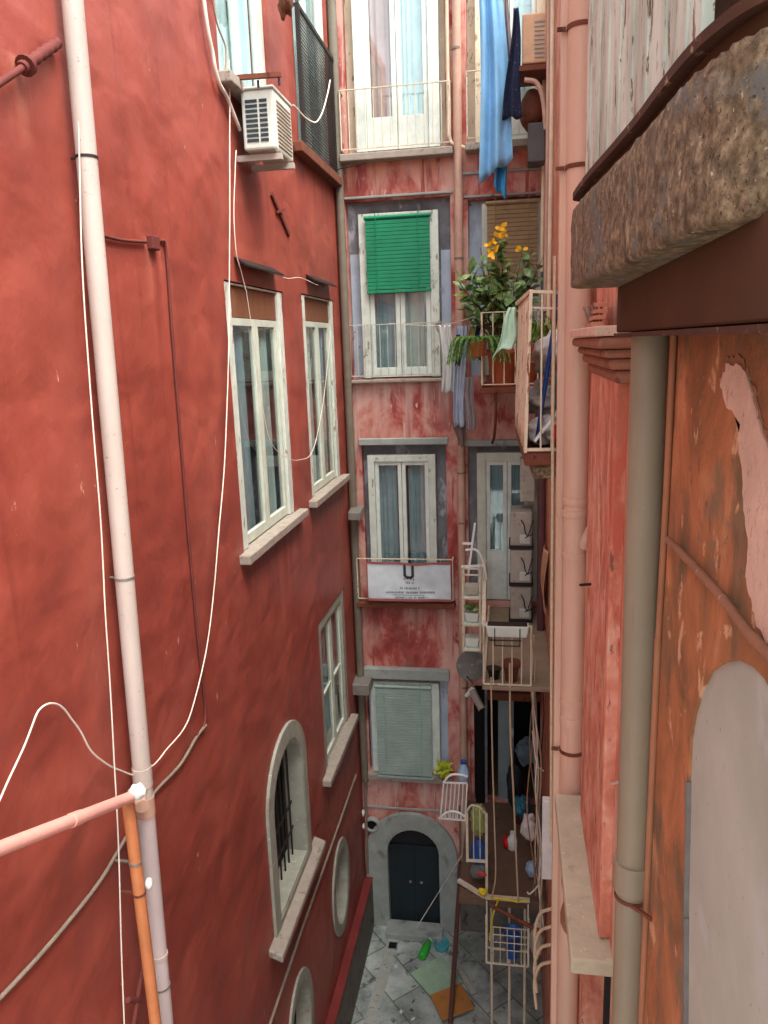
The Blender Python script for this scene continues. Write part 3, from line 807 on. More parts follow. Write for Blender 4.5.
# ------------------------------------------------------------------ right building
RB = thing('orange_building', 'orange and salmon plastered building wall close by on the right, with a blocked arch niche', 'building', (0.5, 5, GZ))
NI = [(1.05, -6.0), (1.95, -2.0), (2.10, -1.10)]
na = []
for q_ in ((684, 1100), (685, 1024), (686, 920), (687, 840), (688, 780), (690, 740), (694, 712), (701, 690), (711, 673), (724, 663), (738, 661), (752, 668), (765, 682), (778, 704), (790, 740), (800, 800), (806, 900), (810, 1100)):
    w_ = RW.at(*q_)
    na.append((w_.y + random.uniform(-0.006, 0.006), w_.z + random.uniform(-0.006, 0.006)))
lw_ = rect(3.42, 4.75, -6.4, -3.14)
MB().wall(RW, [(0.5, GZ - 0.5), (3.25, GZ - 0.5), (3.25, 2.9), (0.5, 2.9)], [na], 0.8, 0.03).build('wall', m_orange, RB)
MB().wall(RW, [(3.25, GZ - 0.5), (11.99, GZ - 0.5), (11.99, 4.9), (8.4, 4.9), (8.4, 3.5), (3.25, 3.5)], [lw_], 0.8, 0.25).build('far_wall', m_salmon, RB)
MB().fbox(RW, 0.9, 2.2, -3.4, -0.5, -0.2, -0.008).build('niche_back', m_niche, RB)
ne = MB()
for i in range(1, 4):
    ne.obox(RW.p(*na[i], -0.004), RW.p(*na[i + 1], -0.004), 0.012 + 0.006 * math.sin(i * 2.1), 0.02, (1, 0, 0))
ne.build('niche_edge', m_nichetrim, RB)
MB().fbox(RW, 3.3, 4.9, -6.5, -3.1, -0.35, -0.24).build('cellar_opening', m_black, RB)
fr = MB()
for u in (3.5, 3.75, 3.95, 4.2, 4.5):
    fr.fbox(RW, u, u + 0.05, -6.4, -3.15, -0.2, -0.12)
fr.build('opening_bars', m_irondark, RB)
# pilaster with its capital
pi = MB().fbox(RW, 3.52, 4.62, -3.025, -0.14, -0.05, 0.055).build('pilaster', m_salmon, RB, bevel=0.012)
cp = MB()
for k, (e, z0, z1) in enumerate(((0.00, -0.20, -0.14), (0.03, -0.14, -0.09), (0.055, -0.09, -0.05), (0.085, -0.05, 0.0))):
    cp.fbox(RW, 3.45 - e, 4.70 + e, z0, z1, -0.05, 0.065 + e)
cp.build('capital', M('stained_capital', S(150, 104, 82), 0.9, scale=8, spots=[(14, 0.58, 0.06, S(110, 72, 58), 1)]), pi, bevel=0.02)
MB().fbox(RW, 3.36, 4.80, 0.003, 0.045, -0.05, 0.165).build('cap_slab', m_pinkpatch, pi, bevel=0.006)
# ledge of the lower opening
MB().hull8([V(x, y, z) for x in (0.295, 0.52) for y in (3.37, 4.83) for z in (-3.12, -3.03)]).build('window_ledge', m_ledge, RB, bevel=0.012)
# near balcony: curved stone slab on a brown beam, rim and boards
plan = [(0.50, 2.74), (0.22, 2.74), (0.192, 2.70), (0.19, 2.62), (0.205, 2.35), (0.232, 2.05), (0.252, 1.80), (0.262, 1.60), (0.272, 1.45), (0.288, 1.34), (0.315, 1.25), (0.355, 1.19), (0.41, 1.15), (0.50, 1.13)]
sl = MB()
nseg = len(plan)
prof = [(0.016, 0.158), (0.004, 0.161), (0.001, 0.170), (0.0, 0.20), (-0.002, 0.24), (0.002, 0.29), (-0.001, 0.34), (0.002, 0.385), (0.006, 0.400), (0.03, 0.404)]
rows_ = []
dense = curve([V(x, y, 0) for x, y in plan[1:-1]], 6)
dense = [V(0.52, 2.74, 0)] + dense + [V(0.52, 1.13, 0)]
rnd = random.Random(3)
for off, z in prof:
    row = []
    for i, p in enumerate(dense):
        a, c = dense[max(0, i - 1)], dense[min(len(dense) - 1, i + 1)]
        d = (c - a).normalized()
        nrm = V(-d.y, d.x, 0)
        if nrm.x < 0 and abs(d.y) > abs(d.x):
            nrm = -nrm
        inward = nrm if nrm.x >= 0 else -nrm
        if abs(d.x) > abs(d.y):
            inward = V(0, -1 if p.y > 2 else 1, 0)
        row.append(sl.b.verts.new(V(p.x, p.y, z) + inward * (off + rnd.uniform(-0.0025, 0.0025)) + V(0, 0, rnd.uniform(-0.003, 0.003) if z > 0.39 else 0)))
    rows_.append(row)
for a, c in zip(rows_, rows_[1:]):
    for i in range(len(a) - 1):
        f = sl.b.faces.new((a[i], a[i + 1], c[i + 1], c[i]))
        f.smooth = True
sl.b.faces.new(rows_[0])
sl.b.faces.new(rows_[-1][::-1])
slab = sl.build('stone_balcony', m_tuff, RB)
rim = MB()
for i in range(1, len(dense) - 2):
    a, c = dense[i], dense[i + 1]
    rim.hull8([p + V(dx, 0, z) for p in (a, c) for dx in (0.002, 0.05) for z in (0.432, 0.450)])
bmesh.ops.remove_doubles(rim.b, verts=rim.b.verts, dist=0.0005)
rim.build('rim', m_rim, slab)
gap_shade = MB()  # dark strip painted in as the shadow gap under the rim
for i in range(1, len(dense) - 2):
    a, c = dense[i], dense[i + 1]
    gap_shade.hull8([p + V(dx, 0, z) for p in (a, c) for dx in (0.030, 0.06) for z in (0.392, 0.434)])
gap_shade.build('rim_shadow_strip', m_soffit, slab)
MB().box(0.32, 0.52, 1.5, 2.68, 0.39, 0.43).build('floor', m_tuff, slab)
bd = MB()
yy = 2.66
k = 0
while yy > 1.48:
    w = 0.075
    t = (2.66 - yy) / 1.2
    x = 0.225 + 0.075 * t
    dx = 0.075 * w / 1.2
    off = 0.004 if k % 2 else 0.0
    h = 2.6 + random.uniform(-0.02, 0.02)
    bd.hull8([V(xx + off, y_, z) for y_, x0 in ((yy, x), (yy - w + 0.006, x + dx)) for xx in (x0, x0 + 0.02) for z in (0.44, h)])
    yy -= w
    k += 1
bd.build('board_screen', m_boards, slab)
MB().box(0.345, 0.52, 0.6, 2.74, 0.012, 0.162).build('beam', m_soffit, slab, bevel=0.006)
MB().box(0.338, 0.52, 0.6, 2.75, -0.002, 0.010).build('beam_edge', m_rim, slab)
dfm = MB().fbox(RW, 1.62, 1.72, 0.43, 2.7, 0.0, 0.05).build('balcony_door', m_greyplaster, RB)
MB().fbox(RW, 0.7, 1.617, 0.43, 2.7, 0.0, 0.03).build('door_leaf', m_niche, dfm)
# repair patch on the wall by the arch
pts = [RW.at(*q) for q in ((729, 366), (723, 384), (729, 405), (744, 424), (741, 440), (745, 470), (747, 510), (752, 540), (749, 575), (754, 600), (759, 625), (770, 642), (800, 650), (806, 560), (796, 510), (776, 462), (764, 432), (758, 405), (752, 382), (742, 362))]
def ragged(P, n, amp, seed):
    rr = random.Random(seed)
    out = []
    for i in range(len(P)):
        a, c = P[i], P[(i + 1) % len(P)]
        for k in range(n):
            out.append(a.lerp(c, k / n) + V(0, rr.uniform(-amp, amp), rr.uniform(-amp, amp)))
    return out
ctr = sum(pts, V(0, 0, 0)) / len(pts)
MB().prism([V(p.x - 0.003, p.y, p.z) for p in ragged([ctr + (p - ctr) * 1.07 for p in pts], 5, 0.009, 1)], (0.01, 0, 0)).build('plaster_edge', m_wrap, RB)
MB().prism([V(p.x - 0.007, p.y, p.z) for p in ragged(pts, 5, 0.006, 2)], (0.01, 0, 0)).build('plaster_patch', m_pinkpatch, RB)
# rusty balcony on the right wall, with its corrugated side sheet
rbal = MB().hull8([V(x, y, z) for x, y in ((0.085, 5.2), (0.03, 7.1), (0.5, 5.2), (0.5, 7.1)) for z in (-0.83, -0.74)]).build('balcony', m_rustdark, RB, bevel=0.01)
MB().sheet(lambda s, t: (0.09 - 0.06 * s + 0.03 * (t) + 0.007 * math.sin(s * 60), 5.21 + 1.9 * s, -0.74 + 1.03 * t), 90, 8).build('side_sheet', m_rust, rbal, solid=0.006)
q = MB()
q.obox((0.12, 5.2, 0.30), (0.5, 5.2, 0.27), 0.02, 0.02).obox((0.12, 5.2, 0.20), (0.5, 5.2, 0.17), 0.012, 0.012).obox((0.09, 5.2, -0.72), (0.5, 5.2, -0.72), 0.02, 0.02)
q.obox((0.12, 5.2, 0.30), (0.04, 7.1, 0.31), 0.025, 0.025).obox((0.12, 5.2, 0.30), (0.09, 5.2, -0.74), 0.03, 0.02)
for x in (0.19, 0.26, 0.34, 0.42):
    q.tube([(x, 5.2, -0.72), (x, 5.2, 0.28)], 0.007, 6)
q.build('railing', m_rust, rbal)
MB().hull8([V(x, y, z) for x, y in ((0.14, 5.25), (0.08, 7.05), (0.5, 5.25), (0.5, 7.05)) for z in (-0.93, -0.833)]).build('slab_bed', m_tuff, rbal, bevel=0.02)

# ------------------------------------------------------------------ pipes
def collar(root, p, d, r, h, mat, name='collar'):
    p, d = Vector(p), Vector(d).normalized()
    return MB().tube([p - d * h / 2, p + d * h / 2], r, 18).build(name, mat, root)

def clamp(root, F, p, r, mat=None):
    q = MB()
    q.tube([p + V(0, 0, -0.008), p + V(0, 0, 0.008)], r + 0.004, 18)
    q.obox(p, p - F.n * (r + 0.1), 0.012, 0.012)
    return q.build('clamp', mat or m_irondark, root)

# tall pale pipe on the left wall
a, b = LW.at(67, -60, 0.10), LW.at(168, 1060, 0.10)
t = thing('drainpipe', 'tall pale grey drainpipe running the full height of the near red wall', 'drainpipe', b)
ax = (a - b).normalized()
def on(a, b, F, py):
    """point of the straight line a-b seen at picture height py"""
    best = None
    for i in range(801):
        p = a.lerp(b, i / 800)
        q = ROT.transposed() @ p
        y = 512 - 769 * q.y / -q.z
        if best is None or abs(y - py) < best[0]:
            best = (abs(y - py), p)
    return best[1]
jn = on(a, b, LW, 800)
MB().tube([a, jn], 0.062, 20).build('pipe', m_pvcwhite, t)
MB().tube([jn, b], 0.0615, 20).build('lower_pipe', M('lilac_grey_pipe', S(192, 176, 174), 0.42, scale=2, stretch=0.4, spots=[(5, 0.62, 0.1, S(176, 156, 152), 0.06), (30, 0.66, 0.04, S(150, 134, 130), 1)]), t)
for py, m in ((157, m_irondark), (578, m_metal), (985, m_metal)):
    clamp(t, LW, on(a, b, LW, py), 0.062, m)
for py in (776, 806, 955):
    collar(t, on(a, b, LW, py), ax, 0.067, 0.03 if py > 900 else 0.14, m_pvcwhite if py != 806 else m_pinkbeige)
j = LW.at(140, 793, 0.10)
MB().tube([j + V(0.0, -0.03, 0), j + V(0.09, -0.15, 0.0)], 0.045, 16).build('elbow', m_pinkbeige, t)
# salmon pipe coming in from the left edge
e = LW.at(131, 797, 0.22)
t = thing('side_pipe', 'salmon pink pipe sloping up from the left edge to the pale drainpipe', 'pipe', e)
s0 = LW.at(-60, 872, 0.22)
MB().tube([s0, e], 0.036, 16).build('pipe', m_pvcsalmon, t)
collar(t, s0.lerp(e, 0.62), e - s0, 0.040, 0.10, m_pvcsalmon)
MB().blob(e + V(0.03, 0.03, 0.02), 0.055, 0.055, 0.05, 0.10, 3, 4).build('taped_joint', m_plastwhite, t)
q0, q1 = LW.at(128, 803, 0.17), LW.at(160, 1060, 0.17)
t = thing('orange_pipe', 'orange drainpipe starting under the pink pipe joint and dropping beside the pale drainpipe', 'pipe', q1)
MB().tube([q0, q1], 0.040, 16).build('pipe', m_pvcorange, t)
clamp(t, LW, on(q0, q1, LW, 862), 0.040, m_metal)
clamp(t, LW, on(q0, q1, LW, 893), 0.040, m_rustdark)
MB().blob(on(q0, q1, LW, 889) + V(0.06, 0.03, 0.02), 0.025, 0.025, 0.045, 0.1, 2, 2).build('plug', m_plastwhite, t)
t = tag(MB().tube([LW.at(144, 962, 0.06), LW.at(137, 1000, 0.06), LW.at(130, 1050, 0.06)], 0.018, 10).tube([LW.at(128, 1000, 0.06), LW.at(141, 1000, 0.06)], 0.02, 8).build('short_pipe', m_redpipe), 'short dull red pipe with a cross fitting behind the orange pipe', 'pipe')
# red wrapped pipe, upper left
t = thing('wrapped_pipe', 'red painted wrapped pipe with a flange entering the wall at upper left', 'pipe', LW.at(20, 70, 0.05))
MB().tube([LW.at(-20, 96, 0.06), LW.at(22, 68, 0.06)], 0.019, 12).build('pipe', m_redpipe, t)
w_ = [LW.at(22, 68, 0.06), LW.at(40, 55, 0.06), LW.at(57, 43, 0.04)]
MB().tube(curve(w_, 10), [0.030 + 0.005 * math.sin(i * 1.9) for i in range(21)], 12).build('wrapping', m_redpipe, t)
fl = LW.at(25, 66, 0.06)
MB().tube([fl, fl + (w_[1] - w_[0]).normalized() * 0.025], 0.055, 14).build('flange', m_redpipe, t)
# old red conduit with junction box
t = thing('wall_conduit', 'thin red painted conduit with a junction box, right of the pale drainpipe', 'conduit', LW.at(165, 240, 0.01))
MB().tube(curve([LW.at(100, 235, 0.02), LW.at(122, 240, 0.02), LW.at(146, 242, 0.02)], 6), 0.012, 8).build('feed', m_redpipe, t)
c0 = LW.at(153, 243, 0.02)
MB().box(c0.x - 0.02, c0.x + 0.03, c0.y - 0.06, c0.y + 0.06, c0.z - 0.05, c0.z + 0.05).build('junction_box', m_redpipe, t, bevel=0.01)
MB().tube(curve([LW.at(*p, 0.015) for p in ((160, 240), (166, 250), (172, 330), (184, 480), (196, 620), (205, 705), (203, 728), (196, 735))], 8), 0.012, 8).build('down_run', m_redpipe, t)
tag(MB().tube(curve([LW.at(*p, 0.02) for p in ((206, 725), (196, 738), (180, 765), (150, 798), (120, 848), (95, 888), (40, 955), (-40, 1040))], 8), 0.013, 8).build('old_conduit', m_wiregrey), 'grey old conduit climbing diagonally behind the pale and orange pipes', 'conduit')
# conduit sloping over the oval windows
tag(MB().tube([LW.at(*p, 0.03) for p in ((268, 1030), (300, 935), (330, 850), (356, 775))], 0.018, 8).build('sloping_conduit', m_wiregrey), 'straight brown conduit sloping down the red wall above the oval windows', 'conduit')
# corner pipe
t = thing('corner_pipe', 'olive grey vertical pipe in the corner where red wall meets the far wall', 'drainpipe', (-2.52, 11.88, -9.3))
MB().tube([(-2.52, 11.88, 6.4), (-2.52, 11.88, -7.3), (-2.52, 11.9, -7.45)], 0.062, 14).build('pipe', m_olive, t)
MB().tube([(-2.52, 11.9, -7.4), (-2.55, 11.9, -9.3)], 0.025, 10).build('lower_pipe', m_wiregrey, t)
for z in (3.0, -0.6, -4.0):
    MB().tube([(-2.52, 11.88, z - 0.02), (-2.52, 11.88, z + 0.02)], 0.068, 14).build('collar', m_olive, t)
# centre downpipe on the far wall
t = thing('centre_pipe', 'slim pinkish beige drainpipe between the two window columns of the far wall', 'drainpipe', (-0.77, 11.9, -8.9))
MB().tube([(-0.76, 11.90, 6.8), (-0.80, 11.90, -8.9)], 0.062, 14).build('pipe', m_pinkbeige, t)
for z in (4.0, 1.2, -2.0, -2.8, -4.5, -5.6, -7.1):
    MB().tube([(-0.775, 11.90, z - 0.015), (-0.775, 11.90, z + 0.015)], 0.069, 14).build('collar', m_wiregrey, t)
tag(MB().tube([(-0.90, 11.93, 6.8), (-0.90, 11.93, 2.9), (-0.86, 11.9, 2.78), (-0.6, 11.9, 2.68), (-0.5, 11.85, 2.7)], 0.028, 8).build('thin_pipe', m_beigepipe), 'thin cream pipe bending around the foot of the top middle balcony', 'pipe')
# pink pipe on the right
t = thing('pink_drainpipe', 'fat pink drainpipe in front of the salmon wall, ending at the stone ledge', 'drainpipe', (0.40, 4.98, -6))
MB().tube([(0.380, 4.98, 3.5), (0.398, 4.98, 0.2), (0.41, 4.98, -1.75), (0.415, 4.98, -3.3), (0.42, 4.98, -6.0)], 0.080, 22).build('pipe', m_pvcpink, t)
for z, h in ((-1.1, 0.02), (-1.02, 0.02), (-1.38, 0.02), (-2.55, 0.03), (-2.42, 0.02)):
    x = 0.398 + (0.2 - z) * 0.0055
    MB().tube([(x, 4.98, z - h), (x, 4.98, z + h)], 0.086, 22).build('collar', m_pvcpink, t)
for z in (1.72, 0.98, -2.78):
    x = 0.398 + (0.2 - z) * 0.0055
    q = MB().tube([(x, 4.98, z - 0.012), (x, 4.98, z + 0.012)], 0.087, 22)
    q.obox((x - 0.09, 4.98, z), (x - 0.14, 4.98, z), 0.02, 0.02)
    q.build('clamp', m_rustdark, t)
MB().tube([(0.46, 4.9, -1.30), (0.50, 4.80, -1.16)], 0.04, 12).build('branch', m_pvcpink, t)
t = tag(MB().hull8([V(x, y, z) for z, xc in ((3.5, 0.268), (-9.5, 0.315)) for x in (xc, xc + 0.05) for y in (5.0, 5.08)]).build('pink_duct', m_pvcpink, bevel=0.01), 'narrow pink duct strip running down beside the fat pink drainpipe', 'duct')
# olive pipe near right
t = thing('olive_drainpipe', 'thick olive grey drainpipe beside the blocked arch, below the stone balcony', 'drainpipe', (0.40, 2.62, -5))
p0, p1 = V(0.436, 2.62, 0.02), V(0.462, 2.62, -5.0)
MB().tube([p0, p1], 0.059, 24).build('pipe', m_pvcgreen, t)
MB().tube([V(0.446, 2.62, -1.90), V(0.446, 2.62, -2.02)], 0.068, 24).build('socket', m_pvcgreen, t, bevel=0.008)
q = MB().tube([V(0.446, 2.62, -2.055), V(0.446, 2.62, -2.04)], 0.063, 24)
q.obox((0.44, 2.56, -2.05), (0.5, 2.50, -2.05), 0.012, 0.012)
q.build('clamp', m_rustdark, t)
tag(MB().tube([(0.487, 2.52, 0.0), (0.489, 2.53, -0.5), (0.49, 2.56, -1.0)], 0.011, 10).tube([(0.49, 2.56, -1.0), (0.492, 2.56, -5)], 0.013, 10).build('thin_orange_pipe', M('dull_orange_pipe', S(160, 104, 74), 0.6)), 'thin orange pipe right behind the olive drainpipe', 'pipe')
t = thing('taped_hose', 'thick taped hose slanting down the orange wall above the blocked arch', 'hose', RW.at(672, 545, 0.02))
MB().tube(curve([RW.at(*p, 0.02) for p in ((668, 540), (690, 562), (720, 595), (745, 628), (775, 662))], 10), [0.0115 + 0.001 * math.sin(i * 2.3) for i in range(41)], 10).build('hose', m_wrap, t)
# cream conduits on the far right wall
for k, (x, y, mt, lab) in enumerate(((0.40, 11.2, m_beigepipe, 'leftmost of the three upright conduits at the upper right of the far corner'), (0.42, 10.4, m_pinkbeige, 'pinkish middle conduit of the three uprights by the far right corner'), (0.44, 9.9, m_beigepipe, 'pale cream conduit nearest the orange wall strip'))):
    tag(MB().tube([(x, y, 5.1), (x + 0.01, y, 2.5), (x, y, 0.9 - k * 0.5)], 0.026, 10).build('upright_conduit', mt), lab, 'conduit', 'upright conduits on the right wall')
tag(MB().tube(curve([(0.40, 10.0, 3.9), (0.43, 9.6, 4.4), (0.46, 9.3, 5.1)], 6), 0.03, 10).build('rust_pipe', m_rustdark), 'short rusty bent pipe by the top right condenser', 'pipe')
tag(MB().tube([(0.42, 11.0, -1.3), (0.43, 11.0, -4.4)], 0.055, 12).build('maroon_pipe', M('maroon_pipe_paint', S(96, 60, 62), 0.6)), 'dark maroon pipe just right of the stacked condensers', 'pipe')

# ------------------------------------------------------------------ appliances
def condenser_side(name, loc, L, D, H, mat, label, group=None):
    """outdoor unit on the left wall: long along y, its slotted end facing the yard's near side"""
    x, y, z = loc
    t = thing(name, label, 'air conditioner', loc, group)
    MB().box(x, x + D, y, y + L, z, z + H).build('casing', mat, t, bevel=0.02)
    g = MB()
    n = 9
    for i in range(n):
        z0 = z + 0.07 + (H - 0.14) * i / n
        g.box(x + 0.04, x + 0.155, y - 0.006, y + 0.02, z0, z0 + (H - 0.14) / n * 0.62)
        g.box(x + 0.175, x + 0.25, y - 0.006, y + 0.02, z0, z0 + (H - 0.14) / n * 0.62)
    g.build('slots', m_grille, t)
    MB().box(x - 0.005, x + D + 0.012, y - 0.012, y + L + 0.01, z + H, z + H + 0.025).build('lid', mat, t, bevel=0.01)
    fg = MB()
    for i in range(12):
        zz = z + 0.05 + i * (H - 0.1) / 12
        fg.box(x + D, x + D + 0.012, y + 0.1, y + L - 0.05, zz, zz + 0.012)
    fg.build('fan_grille', m_acgrey, t)
    for yy in (y + 0.08, y + L - 0.12):
        MB().box(x - 0.12, x + D + 0.03, yy, yy + 0.05, z - 0.075, z - 0.02).build('bracket', m_acgrey, t)
    return t
condenser_side('air_conditioner', (-2.50, 7.52, 1.83), 0.62, 0.31, 0.52, m_ac, 'white outdoor air conditioner below the nearest upper window of the red wall')
# arm above the unit
t = thing('iron_bar', 'brown iron arm sticking out from the window above the white air conditioner', 'iron arm', LW.p(7.35, 2.42, 0))
MB().obox(LW.p(7.42, 2.43, 0.0), LW.p(7.45, 2.43, 0.52), 0.04, 0.04).build('bar', m_rustdark, t)
MB().tube([LW.p(7.45, 2.40, 0.5), LW.p(7.45, 2.34, 0.5)], 0.012, 8).build('hook', m_irondark, t)
MB().tube([LW.p(7.45, 2.40, 0.3), LW.p(7.45, 2.34, 0.3)], 0.012, 8).build('hook', m_irondark, t)
# stack of three condensers on the gallery
t = None
for k in range(3):
    z = -4.19 + k * 0.58
    lab = ('bottom of the three stacked beige condensers beside the gallery door', 'middle of the three stacked beige condensers beside the gallery door', 'top of the three stacked beige condensers beside the gallery door')[k]
    if t is None:
        t = thing('condenser', lab, 'air conditioner', (0.13, 11.45, z), 'stacked condensers')
        MB().box(-0.02, 0.30, 11.28, 11.80, z + 0.02, z + 0.54).build('casing', m_acgrey, t, bevel=0.02)
        hd = MB()
        hd.tube(curve([(0.14, 11.27, z + 0.42), (0.18, 11.22, z + 0.36), (0.20, 11.21, z + 0.25), (0.24, 11.22, z + 0.19), (0.31, 11.24, z + 0.22)], 6), 0.009, 6).tube(curve([(0.20, 11.27, z + 0.15), (0.24, 11.21, z + 0.20), (0.28, 11.22, z + 0.33), (0.31, 11.25, z + 0.42)], 6), 0.008, 6)
        hd.build('hose', m_wiredark, t)
        MB().box(0.12, 0.27, 11.265, 11.285, z + 0.06, z + 0.2).build('valve_cover', m_ac, t, bevel=0.005)
        MB().box(-0.04, 0.32, 11.26, 11.82, z - 0.02, z + 0.018).build('foot_rail', m_irondark, t)
        ac0 = t
    else:
        copy_thing(ac0, (0, 0, k * 0.58), lab)
tag(MB().box(0.12, 0.34, 11.4, 11.7, -2.36, -1.72).build('meter_cabinet', m_acgrey, bevel=0.015), 'narrow grey box above the stacked condensers', 'cabinet')
# top right condenser with shelf and things below
t = thing('condenser', 'beige condenser on a brown shelf at the top of the right corner', 'air conditioner', (0.25, 11, 3.35))
MB().box(0.12, 0.42, 10.8, 11.3, 3.38, 3.95).build('casing', m_acbeige, t, bevel=0.02)
gl = MB()
for i in range(9):
    gl.box(0.27, 0.39, 10.785, 10.80, 3.44 + i * 0.05, 3.46 + i * 0.05)
gl.build('grille', m_acgrey, t)
MB().box(0.08, 0.48, 10.75, 11.4, 3.29, 3.35).build('shelf', m_rustdark, t)
MB().tube(curve([(0.15, 10.8, 3.2), (0.30, 10.8, 3.15), (0.38, 10.8, 2.95), (0.42, 10.8, 2.6)], 8), 0.03, 10).build('bracket', m_pinkbeige, t)
tag(MB().blob((0.26, 11.25, 2.95), 0.17, 0.22, 0.26, 0.05, 3, 5).build('water_tank', m_rustdark), 'dark brown rounded tank under the top right condenser', 'tank')
tag(MB().box(0.20, 0.42, 10.9, 11.3, 2.25, 2.72).build('wall_box', M('dark_grey_box', S(84, 78, 78), 0.6), bevel=0.015), 'dark grey box on the right wall below the brown tank', 'box')
# two vent hoods on the far left corner
for (px, py), lab in (((356, 511), 'grey metal vent hood beside the banner balcony door'), ((362, 683), 'larger grey metal vent hood beside the grey green blind')):
    p = BW.at(px, py, 0.25)
    k = 1.0 if py < 600 else 1.5
    t = tag(MB().hull8([p + V(dx * k, dy, dz * k + (0 if dy > 0 else -0.05)) for dx in (-0.10, 0.10) for dy in (-0.16, 0.2) for dz in (-0.07, 0.06)]).build('vent_hood', m_metal, bevel=0.012), lab, 'vent hood')
# vent hole
p = BW.at(372, 825, 0.07)
t = thing('wall_vent', 'round dark vent pipe end at the upper left of the stone portal', 'vent', p)
MB().lathe(p, [(0.13, -0.08), (0.13, 0.03), (0.10, 0.03), (0.10, -0.06)], 20, (0, -1, 0)).build('ring', m_stone, t)
MB().lathe(p + V(0, 0.02, 0), [(0.105, -0.02), (0.105, 0.0)], 20, (0, -1, 0)).build('opening', m_black, t)
for py, lab in ((813, 'upper of two small white sockets left of the portal vent'), (826, 'lower of two small white sockets left of the portal vent')):
    p = BW.at(363, py, 0.06)
    tag(MB().blob(p, 0.04, 0.05, 0.06, 0.1, 2, py).build('wall_socket', m_plastwhite), lab, 'socket', 'white sockets by the portal')
# satellite dish
c = V(-0.60, 11.35, -4.98)
t = thing('satellite_dish', 'dirty grey satellite dish below the gallery shelves', 'satellite dish', c)
MB().lathe(c, [(0.001, 0.0), (0.06, 0.003), (0.15, 0.025), (0.21, 0.055), (0.24, 0.08), (0.246, 0.075), (0.21, 0.045), (0.15, 0.012), (0.06, -0.012), (0.001, -0.015)], 28, (-0.25, -1, 0.55), cap=False).build('bowl', m_dish, t)
MB().tube([c, c + V(0.02, 0.55, -0.1)], 0.03, 10).build('mount', m_metal, t)
MB().tube([c + V(0, -0.05, -0.28), c + V(-0.08, -0.42, 0.02)], 0.012, 8).build('arm', m_metal, t)
# security camera / floodlight
c = V(-0.62, 11.55, -5.50)
t = thing('security_camera', 'pale tube shaped security camera on the wall right of the centre drainpipe', 'camera', c)
MB().tube([c, c + V(0.16, -0.2, -0.22)], 0.06, 14).build('body', m_acgrey, t)
MB().tube([c + V(-0.1, 0.0, -0.10), c + V(0.02, 0, 0.06)], 0.035, 10).build('mount', m_plastwhite, t)
MB().tube([c + V(0.16, -0.2, -0.22), c + V(0.165, -0.207, -0.228)], 0.05, 14).build('lens', m_black, t)

# ------------------------------------------------------------------ blinds
def blind(F, u0, u1, z0, z1, n, mat, label, step=0.055, name='roller_blind', tilt=0.02):
    t = thing(name, label, 'blind', F.p((u0 + u1) / 2, z1, n))
    q = MB()
    k = int((z1 - z0) / step)
    for i in range(k):
        z = z1 - (i + 1) * step
        q.hull8([F.p(u, zz, nn) for u in (u0, u1) for nn, dz in ((n - 0.006, 0.0), (n + 0.014, -tilt)) for zz in (z + dz + 0.004, z + dz + step * 0.86)])
    q.build('slats', mat, t)
    MB().tube([F.p(u0 - 0.02, z1 + 0.02, n), F.p(u1 + 0.02, z1 + 0.02, n)], 0.03, 10).build('headrail', mat, t)
    MB().fbox(F, u0 - 0.01, u1 + 0.01, z0 - 0.045, z0, n - 0.012, n + 0.016).build('bottom_bar', mat, t, bevel=0.006)
    c = MB()
    for u in (u0 + (u1 - u0) * 0.16, u0 + (u1 - u0) * 0.82):
        c.tube([F.p(u, z0 - 0.03, n + 0.022), F.p(u, z1 + 0.09, n + 0.022)], 0.007, 6)
    c.build('cord', mat, t)
    return t
blind(BW, -2.16, -1.20, 0.80, 1.82, 0.085, m_green, 'bright green slatted blind half lowered over a balcony door')
blind(BW, -2.27, -1.34, -7.30, -5.66, 0.125, m_blindgrey, 'grey green slatted blind covering the window above the portal', 0.05)
blind(BW, -0.36, 0.36, 0.95, 1.92, 0.085, m_blindtan, 'tan wooden slatted blind behind the yellow flowers', 0.06)

# ------------------------------------------------------------------ banner
bx0, bx1, bz0, bz1 = -2.31, -0.95, -4.06, -3.43
t = thing('banner', 'white banner with a dark U emblem tied to the balcony rail', 'banner', (-1.63, 11.75, bz0))
def bsurf(s, u):
    sag = 0.02 * math.sin(s * math.pi) * (u > 0.5)
    return V(bx0 + (bx1 - bx0) * s, 11.765 - 0.02 * math.sin(s * 14) * (0.3 + u) - 0.015 * math.sin(s * 5 + u * 4), bz0 + (bz1 - bz0) * u - sag)
MB().sheet(bsurf, 60, 16).build('cloth', m_banner, t, solid=0.004)
hem = MB()
for i in range(40):
    a, b = i / 40, (i + 1) / 40
    for u in (0.0, 1.0):
        hem.obox(bsurf(a, u) + V(0, -0.006, 0), bsurf(b, u) + V(0, -0.006, 0), 0.012, 0.035)
for u0_, s_ in ((0, 0.0), (0, 1.0)):
    for i in range(12):
        hem.obox(bsurf(s_, i / 12) + V(0, -0.006, 0), bsurf(s_, (i + 1) / 12) + V(0, -0.006, 0), 0.03, 0.012)
hem.build('hem', m_inkred, t)
em = MB()
def mark(x0, x1, z0, z1):
    s = (x0 + x1) / 2
    k = max(1, int((x1 - x0) / 0.03))
    for i in range(k):
        a, b = x0 + (x1 - x0) * i / k, x0 + (x1 - x0) * (i + 1) / k
        pa, pb = bsurf(a, 0.6), bsurf(b, 0.6)
        ya = min(bsurf((a + b) / 2, uu).y for uu in (z0, (z0 + z1) / 2, z1)) - 0.004
        em.box(bx0 + (bx1 - bx0) * a, bx0 + (bx1 - bx0) * b, ya - 0.004, ya, bz0 + (bz1 - bz0) * z0, bz0 + (bz1 - bz0) * z1)
